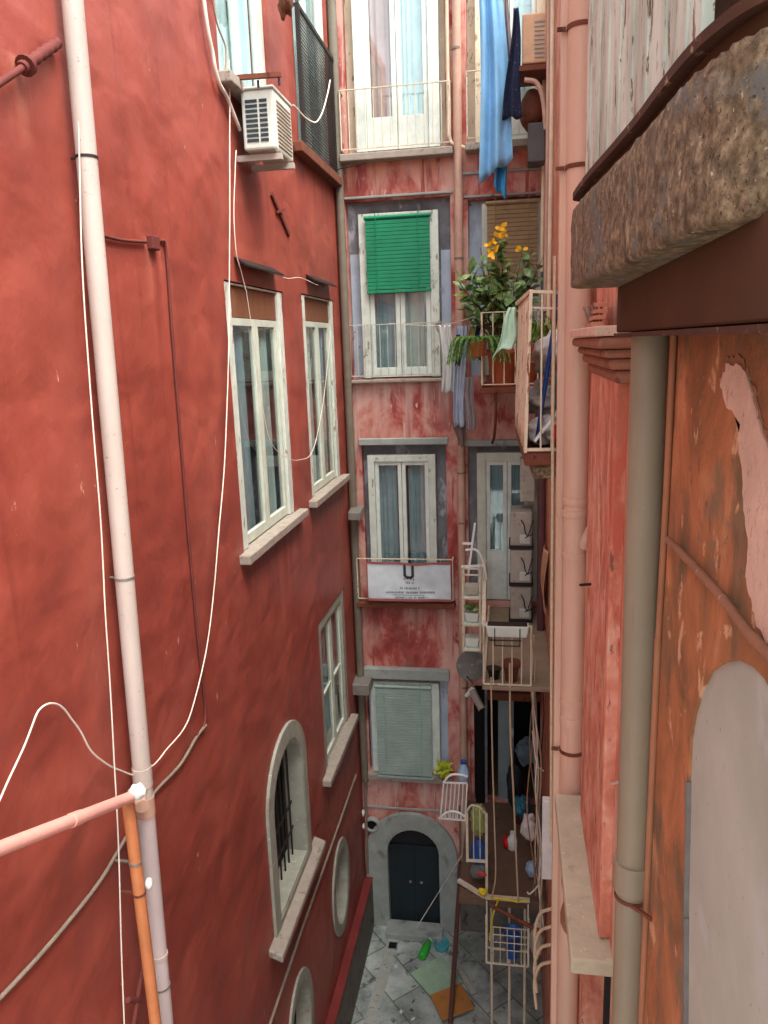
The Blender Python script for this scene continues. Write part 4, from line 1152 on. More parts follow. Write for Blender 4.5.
mark(0.435, 0.467, 0.64, 0.94); mark(0.533, 0.565, 0.64, 0.94)
mark(0.445, 0.475, 0.60, 0.66); mark(0.525, 0.555, 0.60, 0.66)
mark(0.46, 0.54, 0.57, 0.64)
mark(0.44, 0.45, 0.53, 0.57); mark(0.475, 0.485, 0.55, 0.57); mark(0.515, 0.525, 0.55, 0.57); mark(0.55, 0.56, 0.53, 0.57)
rn = random.Random(5)
def line(s0, s1, z, h):
    s = s0
    while s < s1:
        w = rn.uniform(0.006, 0.014)
        mark(s, s + w * 0.6, z, z + h * rn.uniform(0.7, 1.0))
        s += w + (0.02 if rn.random() < 0.12 else 0.004)
line(0.46, 0.55, 0.44, 0.06)
line(0.39, 0.64, 0.29, 0.06)
line(0.22, 0.80, 0.18, 0.06)
mark(0.30, 0.68, 0.135, 0.142)
line(0.33, 0.72, 0.05, 0.05)
em.build('print', m_ink, t)

# ------------------------------------------------------------------ laundry
def cloth(name, label, mat, top, wid, length, amp=0.03, fq=3, taper=1.0, tilt=0.0, seed=0, d=(1, 0, 0), cat='laundry', slant=0.0):
    rnd = random.Random(seed)
    p1, p2 = rnd.uniform(0, 6), rnd.uniform(0, 6)
    d = Vector(d).normalized()
    nrm = d.cross(V(0, 0, 1))
    top = Vector(top)
    def fn(s, t):
        w = wid * (1 + (taper - 1) * t)
        off = amp * (0.35 + t) * math.sin(s * fq * 6.28 + p1 + t * 1.5) + amp * 0.5 * math.sin(s * fq * 11 + p2)
        L = length * (1 + slant * (s - 0.5))
        return top + d * ((s - 0.5) * w + tilt * t + 0.02 * math.sin(t * 5 + p2)) + nrm * off + V(0, 0, -L * t - 0.02 * math.sin(s * 9 + p1) * t)
    return tag(MB().sheet(fn, 36, 24).build(name, mat, solid=0.005), label, cat, None)
cloth('hanging_sheet', 'long light blue sheet hanging from the top of the picture', m_blue1, (-0.30, 10.8, 4.9), 0.22, 2.75, 0.05, 1.6, 2.0, 0.10, 1, slant=-0.1)
cloth('hanging_sheet', 'deep turquoise cloth hanging lowest, behind the light blue sheet', m_blue2, (-0.16, 10.95, 3.0), 0.10, 1.1, 0.03, 1.5, 1.6, 0.02, 2, slant=0.15)
cloth('hanging_garment', 'grey garment hanging between the blue sheet and the navy shirt', m_greycloth, (-0.10, 10.9, 4.6), 0.10, 1.5, 0.03, 2, 1.7, 0.02, 3)
t = cloth('hanging_shirt', 'navy shirt with pale dots hanging beside the blue sheet', m_navy, (0.03, 10.75, 4.0), 0.06, 1.25, 0.03, 1.4, 4.2, -0.02, 4)
cloth('hanging_garment', 'patterned dark garment hanging below the grey one', m_blackcloth, (-0.10, 10.95, 3.1), 0.10, 0.55, 0.02, 2, 1.2, 0.0, 5)
cloth('hanging_towel', 'white gauzy towel leftmost on the line beside the plant', m_whitecloth, (-0.93, 11.25, 0.24), 0.18, 0.95, 0.03, 2, 1.05, 0.02, 6)
cloth('hanging_towel', 'long pale blue towel hanging lowest on the line beside the plant', m_palecloth, (-0.72, 11.2, 0.22), 0.17, 1.42, 0.03, 2, 0.9, -0.02, 7)
cloth('hanging_sock', 'black sock shaped garment on the line over the pale blue towel', m_blackcloth, (-0.74, 11.1, 0.1), 0.05, 0.42, 0.01, 1, 1.6, 0.0, 8)
cloth('hanging_garment', 'olive yellow garment on the line left of the plant rail', m_olivecloth, (-0.55, 11.1, 0.2), 0.07, 0.45, 0.01, 1, 1.4, 0.0, 9)
cloth('hanging_garment', 'dark blue garment at the rail end of the short line', m_navy, (-0.46, 11.1, 0.25), 0.06, 0.5, 0.01, 1, 1.4, 0.0, 10)
cloth('hanging_towel', 'patterned grey towel beneath the fern on the line', m_greycloth, (-0.60, 11.2, -0.5), 0.16, 0.75, 0.02, 2, 0.9, 0.0, 11)
cloth('grey_rag', 'brown grey rag hanging lowest against the centre drainpipe', M('brown_grey_cloth', S(112, 96, 92), 0.9), (-0.74, 11.3, -1.15), 0.2, 0.35, 0.02, 1.5, 0.5, 0.0, 12)
cloth('mint_sheet', 'pale mint plastic sheet draped from the rusty balcony corner', m_mint, (0.02, 7.1, 0.28), 0.07, 0.36, 0.02, 1.2, 3.2, -0.09, 13, d=(1, 0.2, 0), slant=-0.3, cat='plastic sheet')
tag(MB().tube(curve([(-1.8, 11.6, 0.30), (-1.0, 11.25, 0.24), (-0.4, 11.0, 0.36)], 8), 0.006, 6).build('clothes_line', m_wire), 'thin clothes line stretched between the middle balconies', 'clothes line')
tag(MB().tube([(-0.5, 10.8, 4.95), (0.45, 10.8, 4.95)], 0.008, 6).build('clothes_line', m_wire), 'clothes line above the frame carrying the blue sheet', 'clothes line')

# ------------------------------------------------------------------ plants
rp = random.Random(11)
t = thing('balcony_shrub', 'bushy broad leaved shrub with yellow flowers in a terracotta pot on the balcony', 'plant', (-0.13, 11.0, -0.62))
MB().lathe((-0.13, 11.0, -0.62), [(0.15, 0), (0.20, 0.42), (0.225, 0.42), (0.225, 0.5), (0.19, 0.5), (0.185, 0.46)], 24).build('pot', m_terra, t)
MB().lathe((-0.13, 11.0, -0.17), [(0.18, 0), (0.18, 0.02)], 20).build('soil', m_soil, t)
st, lf, lf2 = MB(), MB(), MB()
tips = []
base = V(-0.13, 11.0, -0.16)
for i in range(24):
    ang = rp.uniform(0, 6.28)
    tx = rp.uniform(-0.66, 0.56)
    tip = V(-0.13 + tx, 11.0 + rp.uniform(-0.38, 0.3), 0.50 + rp.uniform(0, 0.85) * (1.1 - 0.5 * abs(tx)))
    mid = base.lerp(tip, 0.5) + V(rp.uniform(-0.08, 0.08), rp.uniform(-0.08, 0.08), 0.06)
    pts = curve([base, mid, tip], 6)
    st.tube(pts, [0.014 - 0.0008 * k for k in range(len(pts))], 6)
    tips.append(tip)
    for k in range(14):
        u = rp.uniform(0.4, 1.0)
        q = pts[min(len(pts) - 1, int(u * (len(pts) - 1)))]
        d = V(rp.gauss(0, 1), rp.gauss(0, 1) - 0.3, rp.gauss(0.15, 0.6))
        (lf if rp.random() < 0.85 else lf2).leaf(q, d, V(rp.gauss(0, 0.4), -0.6, 1), rp.uniform(0.10, 0.27), rp.uniform(0.07, 0.14), rp.uniform(0.0, 0.4))
st.build('stem', m_stem, t)
lf.build('foliage', m_leaf, t)
lf2.build('young_foliage', m_leaf2, t)
for cx, cz, k in ((-0.14, 1.40, 12), (-0.26, 1.12, 10), (-0.27, 1.24, 3), (0.10, 1.14, 3), (-0.16, 1.30, 4)):
    fl = MB()
    for i in range(k):
        q = V(cx + rp.gauss(0, 0.022), 10.68 + rp.gauss(0, 0.022), cz + rp.gauss(0, 0.028))
        fl.leaf(q, V(rp.gauss(0, 1), -0.6, rp.gauss(0.3, 1)), V(rp.gauss(0, 0.5), -1, 0.4), 0.075, 0.055, 0.2)
    fl.build('flower_head', m_yellow, t)
def fern(name, label, c, n, L, spread, mat, seed, pot=None, up=0.5):
    rr = random.Random(seed)
    t = thing(name, label, 'plant', c)
    q = MB()
    for i in range(n):
        a = rr.uniform(0, 6.28)
        d = V(math.cos(a) * spread, math.sin(a) * spread, 0)
        ll = L * rr.uniform(0.6, 1.1)
        P = [Vector(c) + V(0, 0, 0.02), Vector(c) + d * ll * 0.4 + V(0, 0, up * ll * 0.5), Vector(c) + d * ll * 0.8 + V(0, 0, up * ll * 0.2), Vector(c) + d * ll + V(0, 0, -ll * (0.75 - up))]
        pts = curve(P, 5)
        for k in range(len(pts) - 1):
            dd = pts[k + 1] - pts[k]
            for s_ in (-1, 1):
                q.leaf(pts[k], dd.normalized() + dd.cross(V(0, 0, 1)).normalized() * s_ * 0.9 + V(0, 0, rr.uniform(-0.3, 0.2)), V(0, 0, 1), 0.09, 0.014, 0.3)
    q.build('fronds', mat, t)
    if pot:
        MB().lathe(Vector(c) + V(0, 0, -0.2), [(0.09, 0), (0.12, 0.2), (0.13, 0.2)], 18).build('pot', pot, t)
    return t
fern('fern', 'feathery green fern spilling over the left end of the plant balcony', (-0.45, 10.68, 0.0), 44, 0.55, 0.75, m_fern, 3, m_terra, 0.25)
fern('spiky_plant', 'light green grassy plant behind the rusty balcony rail', (0.30, 8.6, -0.05), 16, 0.5, 0.35, m_leaf2, 4, m_terra, 1.1)
t = thing('flower_pot', 'terracotta pot with small dark stems, right of the shrub pot', 'plant pot', (0.22, 11.0, -0.62))
MB().lathe((0.22, 11.0, -0.62), [(0.11, 0), (0.14, 0.3), (0.155, 0.3), (0.155, 0.36), (0.12, 0.36)], 20).build('pot', m_terra, t)
q = MB()
for i in range(40):
    q.leaf((0.22 + rp.gauss(0, 0.04), 11.0 + rp.gauss(0, 0.04), -0.28 + rp.uniform(0, 0.3)), V(rp.gauss(0, 1), rp.gauss(0, 1), 0.8), V(0, -0.5, 1), 0.13, 0.04, 0.3)
q.build('foliage', m_fern, t)
t = thing('yellow_plant', 'small yellow green plant on the ledge by the centre drainpipe', 'plant', (-1.13, 11.86, -7.3))
q = MB()
for i in range(60):
    q.leaf((-1.13 + rp.gauss(0, 0.05), 11.84 + rp.gauss(0, 0.04), -7.12 + rp.gauss(0, 0.06)), V(rp.gauss(0, 1), -0.6, rp.gauss(0.3, 1)), V(0, -0.6, 1), 0.09, 0.05, 0.3)
q.build('foliage', M('lime_leaf', S(186, 196, 50), 0.6), t)
MB().lathe((-1.13, 11.86, -7.3), [(0.05, 0), (0.065, 0.12)], 14).build('pot', m_terra, t)

# ------------------------------------------------------------------ rusty balcony clutter
tag(MB().blob((0.34, 6.0, -0.12), 0.18, 0.25, 0.17, 0.14, 4, 1).build('white_bag', m_bag), 'large crumpled white bag in the middle of the rusty balcony', 'bag')
tag(MB().blob((0.30, 6.1, -0.45), 0.17, 0.25, 0.15, 0.16, 4, 2).build('white_bag', m_bag), 'smaller clear bag beneath the large white bag', 'bag')
tag(MB().blob((0.40, 5.8, -0.36), 0.10, 0.15, 0.18, 0.14, 4, 3).build('teal_bag', m_bagteal), 'teal bag next to the dark blue pole', 'bag')
tag(MB().blob((0.26, 5.6, -0.64), 0.16, 0.18, 0.10, 0.16, 4, 6).build('white_bag', m_bag), 'white bag on the floor behind the white plank', 'bag')
tag(MB().tube([(0.17, 5.42, -0.70), (0.32, 5.38, 0.40)], 0.016, 10).build('blue_pole', m_bluepole), 'dark blue pole leaning in the rusty balcony', 'pole')
tag(MB().obox((0.15, 5.30, -0.68), (0.42, 5.34, -0.33), 0.02, 0.07, (0, 1, 0)).build('white_plank', m_plastwhite, bevel=0.005), 'white plank leaning diagonally at the foot of the blue pole', 'plank')
tag(MB().blob((0.33, 5.32, -0.64), 0.06, 0.05, 0.09, 0.1, 3, 8).build('red_cloth', m_redplast), 'bright red scrap at the foot of the rusty balcony', 'cloth')
tag(MB().tube(curve([(0.262, 5.10, 0.5), (0.262, 5.1, -0.5), (0.266, 5.1, -0.9), (0.275, 5.1, -2.2), (0.29, 5.1, -3.6)], 6), 0.011, 8).build('long_rope', m_rope), 'cream rope hanging down in front of the rusty balcony', 'rope')
# scraps on the capital
t = thing('wood_scraps', 'splintered wood and wire scraps piled on the pilaster capital', 'scrap', (0.40, 4.0, 0.045))
q = MB()
for i in range(4):
    q.obox((0.36 + i * 0.02, 3.5 + i * 0.1, 0.055 + i * 0.03), (0.44, 4.6 - i * 0.12, 0.06 + i * 0.035), 0.05, 0.018)
q.build('slats', m_pinkwood, t)
for i in range(5):
    MB().tube([(0.42, 3.9 + i * 0.12, 0.05), (0.42 - 0.01 * i, 3.92 + i * 0.12, 0.16)], 0.006, 6).build('wire', m_wiregrey, t)
tag(MB().sheet(lambda s, t_: (0.47 - 0.02 * math.sin(s * 7 + t_ * 5) - 0.03 * math.sin(t_ * 3), 10.2 + s * 0.9, -3.7 + t_ * 0.9 - 0.1 * s), 14, 14).build('cardboard', m_card, solid=0.01), 'crumpled beige cardboard against the orange wall right of the condensers', 'cardboard')

# ------------------------------------------------------------------ gallery shelves, rack, planter
t = thing('shelf_rack', 'white shelf rack with plant pots hanging outside the gallery railing', 'rack', (-0.55, 10.5, -4.3))
q = MB()
for x in (-0.68, -0.44):
    q.obox((x, 10.4, -4.35), (x, 10.4, -3.15), 0.02, 0.02).obox((x, 10.7, -4.35), (x, 10.7, -3.15), 0.02, 0.02)
for z in (-4.33, -3.95, -3.55, -3.2):
    q.obox((-0.68, 10.4, z), (-0.44, 10.4, z), 0.02, 0.02).obox((-0.68, 10.7, z), (-0.44, 10.7, z), 0.02, 0.02)
q.build('frame', m_railwhite, t)
for z in (-4.32, -3.94, -3.54):
    MB().box(-0.67, -0.45, 10.4, 10.7, z, z + 0.012).build('shelf', m_ac, t)
for k, (z, lab, m) in enumerate(((-4.3, 'white tub on the lowest shelf of the hanging rack', m_ac), (-3.92, 'white planter with dark herbs on the middle shelf of the hanging rack', m_ac), (-3.52, 'grey tray on the top shelf of the hanging rack', m_acgrey))):
    t = thing('planter', lab, 'planter', (-0.56, 10.5, z))
    MB().hull8([V(-0.56 + sx * w, 10.55 + sy * 0.1, zz) for sx in (-1, 1) for sy in (-1, 1) for w, zz in ((0.085, z), (0.10, z + 0.13))]).build('tub', m, t, bevel=0.01)
    if k == 1:
        q = MB()
        for i in range(46):
            q.leaf((-0.56 + rp.gauss(0, 0.04), 10.5 + rp.gauss(0, 0.04), z + 0.15 + rp.uniform(0, 0.08)), V(rp.gauss(0, 1), rp.gauss(0, 1), 0.9), V(0, -0.5, 1), 0.08, 0.035, 0.3)
        q.build('foliage', m_leaf, t)
t = thing('folding_rack', 'white folding drying rack standing up at the gallery corner', 'drying rack', (-0.55, 11.0, -3.3))
q = MB()
q.obox((-0.62, 10.8, -3.3), (-0.52, 10.8, -2.55), 0.05, 0.03).tube(curve([(-0.66, 10.8, -2.95), (-0.5, 10.8, -2.95), (-0.4, 10.8, -3.15), (-0.36, 10.8, -3.4)], 6), 0.018, 8)
q.obox((-0.72, 10.8, -3.2), (-0.40, 10.8, -3.18), 0.04, 0.03).obox((-0.70, 10.8, -2.85), (-0.56, 10.8, -2.85), 0.03, 0.03)
q.build('frame', m_plastwhite, t)
t = thing('window_box', 'long white window box on the front rail of the gallery', 'planter', (-0.05, 8.98, -3.5))
MB().hull8([V(-0.05 + sx * w, 8.97 + sy * 0.08, z) for sx in (-1, 1) for sy in (-1, 1) for w, z in ((0.23, -3.52), (0.26, -3.38))]).build('trough', m_ac, t, bevel=0.01)
MB().box(-0.29, 0.19, 8.9, 9.04, -3.385, -3.375).build('soil', m_soil, t)
q = MB()
for x in (-0.2, 0.1):
    q.obox((x, 8.87, -3.40), (x, 8.87, -3.62), 0.012, 0.012)
q.obox((-0.2, 8.87, -3.62), (0.1, 8.87, -3.62), 0.012, 0.012).obox((-0.26, 8.87, -3.55), (0.12, 8.87, -3.55), 0.012, 0.012)
q.build('hanger', m_irondark, t)
t = thing('dark_pot', 'dark brown plant pot behind the gallery front bars', 'plant pot', (-0.02, 9.2, -4.22))
MB().lathe((-0.0, 9.2, -4.22), [(0.07, 0), (0.10, 0.2), (0.12, 0.2), (0.12, 0.26), (0.09, 0.26)], 18).build('pot', m_rustdark, t)
t = thing('dark_pot', 'round dark basin at the left of the gallery front bars', 'plant pot', (-0.22, 9.25, -4.22))
MB().lathe((-0.22, 9.25, -4.22), [(0.06, 0), (0.09, 0.14), (0.10, 0.14)], 18).build('pot', m_irondark, t)

# ------------------------------------------------------------------ terrace things
t = thing('drying_frame', 'white folding drying frame hung outside the lower terrace, beside the drainpipe', 'drying rack', (-0.8, 9.95, -6.9))
q = MB()
def tr(u, v):     # the frame leans outwards
    return V(-0.98 + 0.36 * u - 0.04 * (1 - v), 9.95 + 0.05 * (1 - v), -6.80 + 0.62 * v)
q.obox(tr(0.06, 1), tr(1, 1.02), 0.02, 0.02).obox(tr(-0.05, 0), tr(1, 0), 0.02, 0.02)
for i in range(7):
    q.tube([tr(i / 6 * 1.0, 0), tr(0.06 + i / 6 * 0.94, 1)], 0.010 if i % 6 else 0.014, 6)
q.tube(curve([tr(0.06, 1), tr(0.3, 1.2), tr(0.65, 1.24), tr(1, 1.2)], 6), 0.016, 6)
q.tube(curve([tr(-0.05, 0), tr(0.25, 0.18), tr(0.6, 0.22), tr(1, 0.10)], 6), 0.018, 6)
for i in range(4):
    q.tube([tr(0.2 + i * 0.2, 0), tr(0.2 + i * 0.2, 0.2)], 0.008, 6)
q.build('frame', m_plastwhite, t)
t = thing('jug', 'blue and white jug on the wall by the drying frame', 'jug', (-0.70, 11.3, -6.9))
MB().lathe((-0.70, 10.4, -6.42), [(0.06, 0), (0.085, 0.04), (0.085, 0.18), (0.05, 0.25), (0.04, 0.30)], 18).build('body', M('pale_blue_plastic', S(160, 190, 214), 0.4), t)
MB().lathe((-0.70, 10.4, -6.12), [(0.045, 0), (0.045, 0.04)], 16).build('cap', m_blueplast, t)
def jar(name, label, c, mat, capmat, k=1.0, cat='bottle'):
    t = thing(name, label, cat, c)
    MB().lathe(c, [(0.07 * k, 0), (0.10 * k, 0.03 * k), (0.10 * k, 0.22 * k), (0.05 * k, 0.30 * k), (0.04 * k, 0.34 * k)], 18).build('body', mat, t)
    MB().lathe(Vector(c) + V(0, 0, 0.34 * k), [(0.045 * k, 0), (0.045 * k, 0.04 * k)], 14).build('cap', capmat, t)
    return t
jar('bottle', 'white plastic bottle standing in the middle of the lower terrace floor', (0.02, 10.75, -7.76), m_plastwhite, m_plastwhite, 0.8)
tag(MB().blob((-0.07, 10.78, -7.66), 0.06, 0.09, 0.10, 0.1, 3, 2).build('red_bag', m_redplast), 'red bag beside the white bottle on the terrace floor', 'bag')
tag(MB().blob((0.27, 10.6, -7.25), 0.11, 0.12, 0.22, 0.16, 4, 9).build('white_bag', m_bag), 'pale full bag hanging at the right side of the terrace', 'bag')
tag(MB().blob((0.18, 11.2, -7.3), 0.13, 0.15, 0.18, 0.14, 4, 10).build('teal_bag', m_tealplast), 'dark teal bundle behind the pale hanging bag', 'bag')
tag(MB().blob((0.05, 11.65, -7.2), 0.12, 0.1, 0.4, 0.12, 4, 12).build('black_bag', m_blackcloth), 'black upright bundle in the dark doorway', 'bag')
tag(MB().blob((0.24, 11.6, -6.55), 0.16, 0.12, 0.22, 0.14, 4, 13).build('grey_bundle', M('slate_bundle', S(80, 100, 112), 0.7)), 'slate blue bundle high in the dark doorway', 'bag')
jar('bottle', 'dusty maroon bottle at the back of the terrace', (0.17, 11.45, -7.76), M('maroon_plastic', S(96, 40, 44), 0.5), m_irondark, 1.2)
tag(MB().blob((0.30, 10.1, -7.60), 0.085, 0.085, 0.12, 0.12, 3, 14).build('blue_white_bag', M('blue_white_plastic', S(150, 176, 200), 0.5, scale=30)), 'blue and white striped bag at the terrace front right', 'bag')
t = thing('net_bag', 'green and yellow net bag behind the white gate panel', 'bag', (-0.46, 9.9, -7.7))
MB().blob((-0.46, 9.95, -6.75), 0.12, 0.1, 0.24, 0.14, 4, 15).build('sack', M('green_yellow_net', S(142, 150, 86), 0.8, scale=30), t)
tag(MB().blob((-0.46, 9.95, -7.28), 0.13, 0.1, 0.22, 0.1, 4, 16).build('blue_sack', m_blueplast), 'dark blue sack under the net bag behind the gate panel', 'bag')
tag(MB().blob((-0.47, 9.9, -7.55), 0.14, 0.1, 0.12, 0.08, 3, 17).build('grey_sack', m_dish), 'grey sack at the foot of the white gate panel', 'bag')
tag(MB().blob((-0.40, 9.56, -7.34), 0.06, 0.02, 0.025, 0.2, 3, 18).build('red_rag', m_redplast), 'small red rag tied to the gate post', 'rag')
tag(MB().blob((-0.40, 9.56, -7.62), 0.06, 0.03, 0.05, 0.3, 3, 19).build('yellow_rag', m_yellplast), 'small yellow rag tied low on the gate post', 'rag')
tag(MB().tube(curve([(-0.30, 9.55, -7.70), (-0.1, 9.53, -7.68), (0.1, 9.53, -7.71), (0.2, 9.55, -7.69)], 6), 0.014, 6).tube(curve([(-0.18, 9.52, -7.7), (-0.25, 9.5, -7.95), (-0.3, 9.5, -8.35)], 6), 0.012, 6).build('yellow_string', m_yellplast), 'yellow cord tied along the terrace rail and hanging down', 'cord')
tag(MB().tube([(-0.28, 9.40, -7.70), (0.44, 9.1, -7.82)], 0.028, 10).build('rusty_bar', m_rustdark), 'dark red brown bar lying across the terrace front rail', 'bar')
t = thing('wire_cage', 'white wire cage shelf hanging below the terrace rail', 'cage', (-0.06, 9.5, -8.6))
q = MB()
x0, x1, y0, y1, z0, z1 = -0.34, 0.24, 9.30, 9.58, -8.55, -7.78
for x in (x0, x1):
    for y in (y0, y1):
        q.obox((x, y, z0), (x, y, z1), 0.022, 0.022)
for z in (z0,):
    q.obox((x0, y0, z), (x1, y0, z), 0.022, 0.022).obox((x0, y1, z), (x1, y1, z), 0.022, 0.022).obox((x0, y0, z), (x0, y1, z), 0.022, 0.022).obox((x1, y0, z), (x1, y1, z), 0.022, 0.022)
for i in range(1, 6):
    x = x0 + (x1 - x0) * i / 6
    q.tube([(x, y0, z0), (x, y0, -7.95)], 0.007, 6).tube([(x, y0, z0), (x, y1, z0)], 0.007, 6)
for z in (-8.32, -8.2, -8.08, -7.96):
    q.tube([(x0 + 0.1, y0, z), (x1, y0, z)], 0.007, 6)
q.build('frame', m_railwhite, t)
t = thing('bucket', 'blue plastic bucket inside the wire cage', 'bucket', (0.02, 9.45, -8.53))
MB().lathe((0.02, 9.45, -8.53), [(0.09, 0), (0.125, 0.38), (0.135, 0.38), (0.135, 0.41), (0.115, 0.41), (0.085, 0.03)], 22).build('shell', m_blueplast, t)
MB().tube(curve([(-0.11, 9.45, -8.14), (0.02, 9.36, -8.02), (0.15, 9.45, -8.14)], 8), 0.006, 6).build('handle', m_metal, t)
tag(MB().blob((0.36, 9.55, -8.3), 0.10, 0.10, 0.26, 0.12, 4, 21).build('grey_bag', m_acgrey), 'grey beige sack squeezed between the wire cage and the wall', 'bag')

# ropes and cables on the right column
def rope(label, pts, r=0.011, mat=None, name='rope', cat='rope'):
    return tag(MB().tube(curve(pts, 8), r, 6).build(name, mat or m_rope), label, cat)
rope('frayed rope hanging leftmost in front of the dark doorway', [(-0.25, 9.0, -4.1), (-0.24, 9.2, -5.4), (-0.22, 9.3, -6.4), (-0.21, 9.4, -7.2), (-0.27, 9.5, -7.68)])
rope('frayed rope hanging in the middle of the dark doorway', [(-0.02, 9.0, -3.9), (-0.01, 9.1, -4.9), (0.03, 9.2, -5.8), (0.06, 9.3, -6.6), (0.10, 9.5, -7.68)], 0.014)
for i in range(4):
    pts = []
    for k in range(15):
        z = -3.6 - k * 0.30
        pts.append((0.25 + 0.012 * k + 0.022 * math.sin(k * 1.3 + i * 1.7), 9.15 + 0.03 * i, z))
    rope(('light brown wire twisted in the cable bundle', 'cream wire twisted in the cable bundle', 'dark wire twisted in the cable bundle', 'pale pink wire twisted in the cable bundle')[i] + ' right of the doorway', pts, 0.012, (m_rope, m_wire, m_wiregrey, m_pinkbeige)[i], 'twisted_wire', 'wire')
for i, (lab, mt) in enumerate((('brown cable falling loosely behind the twisted bundle', m_wrap), ('grey cable swinging left of the twisted bundle', m_wiregrey), ('pale cable bowing right of the twisted bundle', m_beigepipe), ('thin black cable falling straight beside the twisted bundle', m_wiredark))):
    pts = [(0.22 + 0.05 * i + 0.05 * math.sin(k * 0.9 + i * 2.1) + 0.008 * k, 9.4 + 0.12 * i, -4.25 - 0.36 * k) for k in range(10)]
    rope(lab, pts, 0.010 if i < 3 else 0.007, mt, 'loose_cable', 'cable')
rope('loose white loop of wire at the terrace right side', [(0.36, 9.3, -6.2), (0.39, 9.3, -6.9), (0.38, 9.3, -7.2), (0.26, 9.35, -7.42), (0.22, 9.35, -7.40)], 0.012, m_wire, 'wire_loop', 'wire')
rope('thin pale wire sagging from the bundle to the pink duct', [(0.26, 9.0, -4.8), (0.30, 8.5, -4.95), (0.36, 8.0, -4.75)], 0.006, m_wire, 'sagging_wire', 'wire')
rope('white wire draped over the stone ledge end to the olive pipe', [RW.at(*p, 0.02) for p in ((562, 796), (585, 792), (595, 796), (606, 786), (620, 782))], 0.006, m_wire, 'draped_wire', 'wire')
# lower right bent wires
t = thing('wire_bracket', 'fan of bent pale wires sticking out under the stone ledge', 'wire bracket', (0.35, 5.6, -6.1))
for k in range(4):
    z = -4.55 - k * 0.17
    MB().tube(curve([(0.42, 5.5, z + 0.12), (0.32, 5.55, z + 0.02), (0.24, 5.65, z - 0.12), (0.20, 5.7, z - 0.34), (0.22, 5.7, z - 0.6)], 6), 0.014, 8).build('wire', m_rope, t)
tag(MB().blob((0.42, 4.3, -3.45), 0.10, 0.5, 0.24, 0.16, 4, 31).build('dry_vine', m_wrap), 'tangled dry brown growth under the ledge', 'plant')
tag(MB().hull8([V(x, y, z) for x in (0.36, 0.5) for y in (8.2, 8.3) for z in (-6.3, -5.25)]).build('upright_board', m_plastwhite, bevel=0.01), 'narrow white panel between the cables and the pink duct', 'panel')

# ------------------------------------------------------------------ leaning pole, string, ground things
pt = BW.at(461, 862, 0.2)
tag(MB().obox(pt, (-0.93, 10.0, GZ + 0.02), 0.07, 0.09).build('leaning_beam', M('dark_beam_rust', S(82, 50, 42), 0.85, scale=10), bevel=0.006), 'dark rusty beam leaning from the far wall down to the paving', 'beam')
tag(MB().tube([BW.at(465, 850, 0.3), (-1.62, 11.45, -9.95)], 0.006, 6).build('string', m_wire), 'taut pale string crossing in front of the portal', 'string')
t = thing('green_bottle', 'bright green plastic bottle lying in front of the portal', 'bottle', (-1.42, 11.5, GZ))
d = V(0.22, 0.85, 0.0).normalized()
MB().lathe(V(-1.52, 11.2, GZ + 0.075), [(0.05, 0), (0.07, 0.02), (0.07, 0.28), (0.03, 0.38), (0.025, 0.42)], 18, d).build('body', m_greenglass, t)
MB().lathe(V(-1.52, 11.2, GZ + 0.075) + d * 0.42, [(0.03, 0), (0.03, 0.04)], 14, d).build('cap', m_plastwhite, t)
t = tag(MB().lathe((-1.20, 11.55, GZ), [(0.12, 0), (0.14, 0.10), (0.13, 0.11), (0.115, 0.02)], 20).build('basin', m_aqua), 'small aqua plastic basin lying by the portal step', 'basin')
def board(name, label, mat, c, ux, uy, z, th=0.02, rot=0.0, tilt=0.0):
    c0, s0 = math.cos(rot), math.sin(rot)
    P = []
    for i, j in ((-1, -1), (1, -1), (1, 1), (-1, 1)):
        x, y = i * ux / 2, j * uy / 2
        P.append(V(c[0] + x * c0 - y * s0, c[1] + x * s0 + y * c0, z + (i + 1) * tilt))
    return tag(MB().prism(P, (0, 0, th)).build(name, mat, bevel=0.006), label, 'board')
board('mint_board', 'pale mint board lying on the paving partly under the orange board', m_mintboard, (-1.22, 10.85), 0.62, 0.66, GZ + 0.02, 0.02, 0.75)
board('orange_board', 'orange brown board lying on the mint board at the foot of the beam', m_orangeboard, (-0.93, 10.35), 0.55, 0.52, GZ + 0.05, 0.025, 0.5, 0.02)
board('white_strip', 'narrow pale strip of wood lying right of the mint board', m_cement, (-0.76, 10.9), 0.10, 0.7, GZ + 0.02, 0.03, 0.5)
t = thing('drain', 'small square drain hole in the paving before the portal', 'drain', (-2.07, 11.55, GZ))
MB().ring(Frame((0, 0, GZ), (1, 0, 0), (0, 0, 1)), [(0, 0)] * 4, [(0, 0)] * 4, 0, 0.001) if False else None
MB().box(-2.15, -1.97, 11.38, 11.56, GZ + 0.002, GZ + 0.020).build('frame', m_stone, t)
MB().box(-2.13, -1.99, 11.40, 11.54, GZ + 0.020, GZ + 0.024).build('hole', m_black, t)
# litter specks
for i in range(14):
    p = V(rp.uniform(-2.2, -1.0), rp.uniform(9.6, 11.6), GZ + 0.004)
    a = rp.uniform(0, 3)
    q = MB().leaf(p, V(math.cos(a), math.sin(a), 0.05), V(0, 0, 1), rp.uniform(0.05, 0.1), rp.uniform(0.03, 0.06), -0.1)
    tag(q.build('litter_scrap', (m_whitecloth, m_stem, m_wiregrey)[i % 3], solid=0.003), 'small scrap of litter lying loose on the yard paving', 'litter', 'litter scraps on the paving')

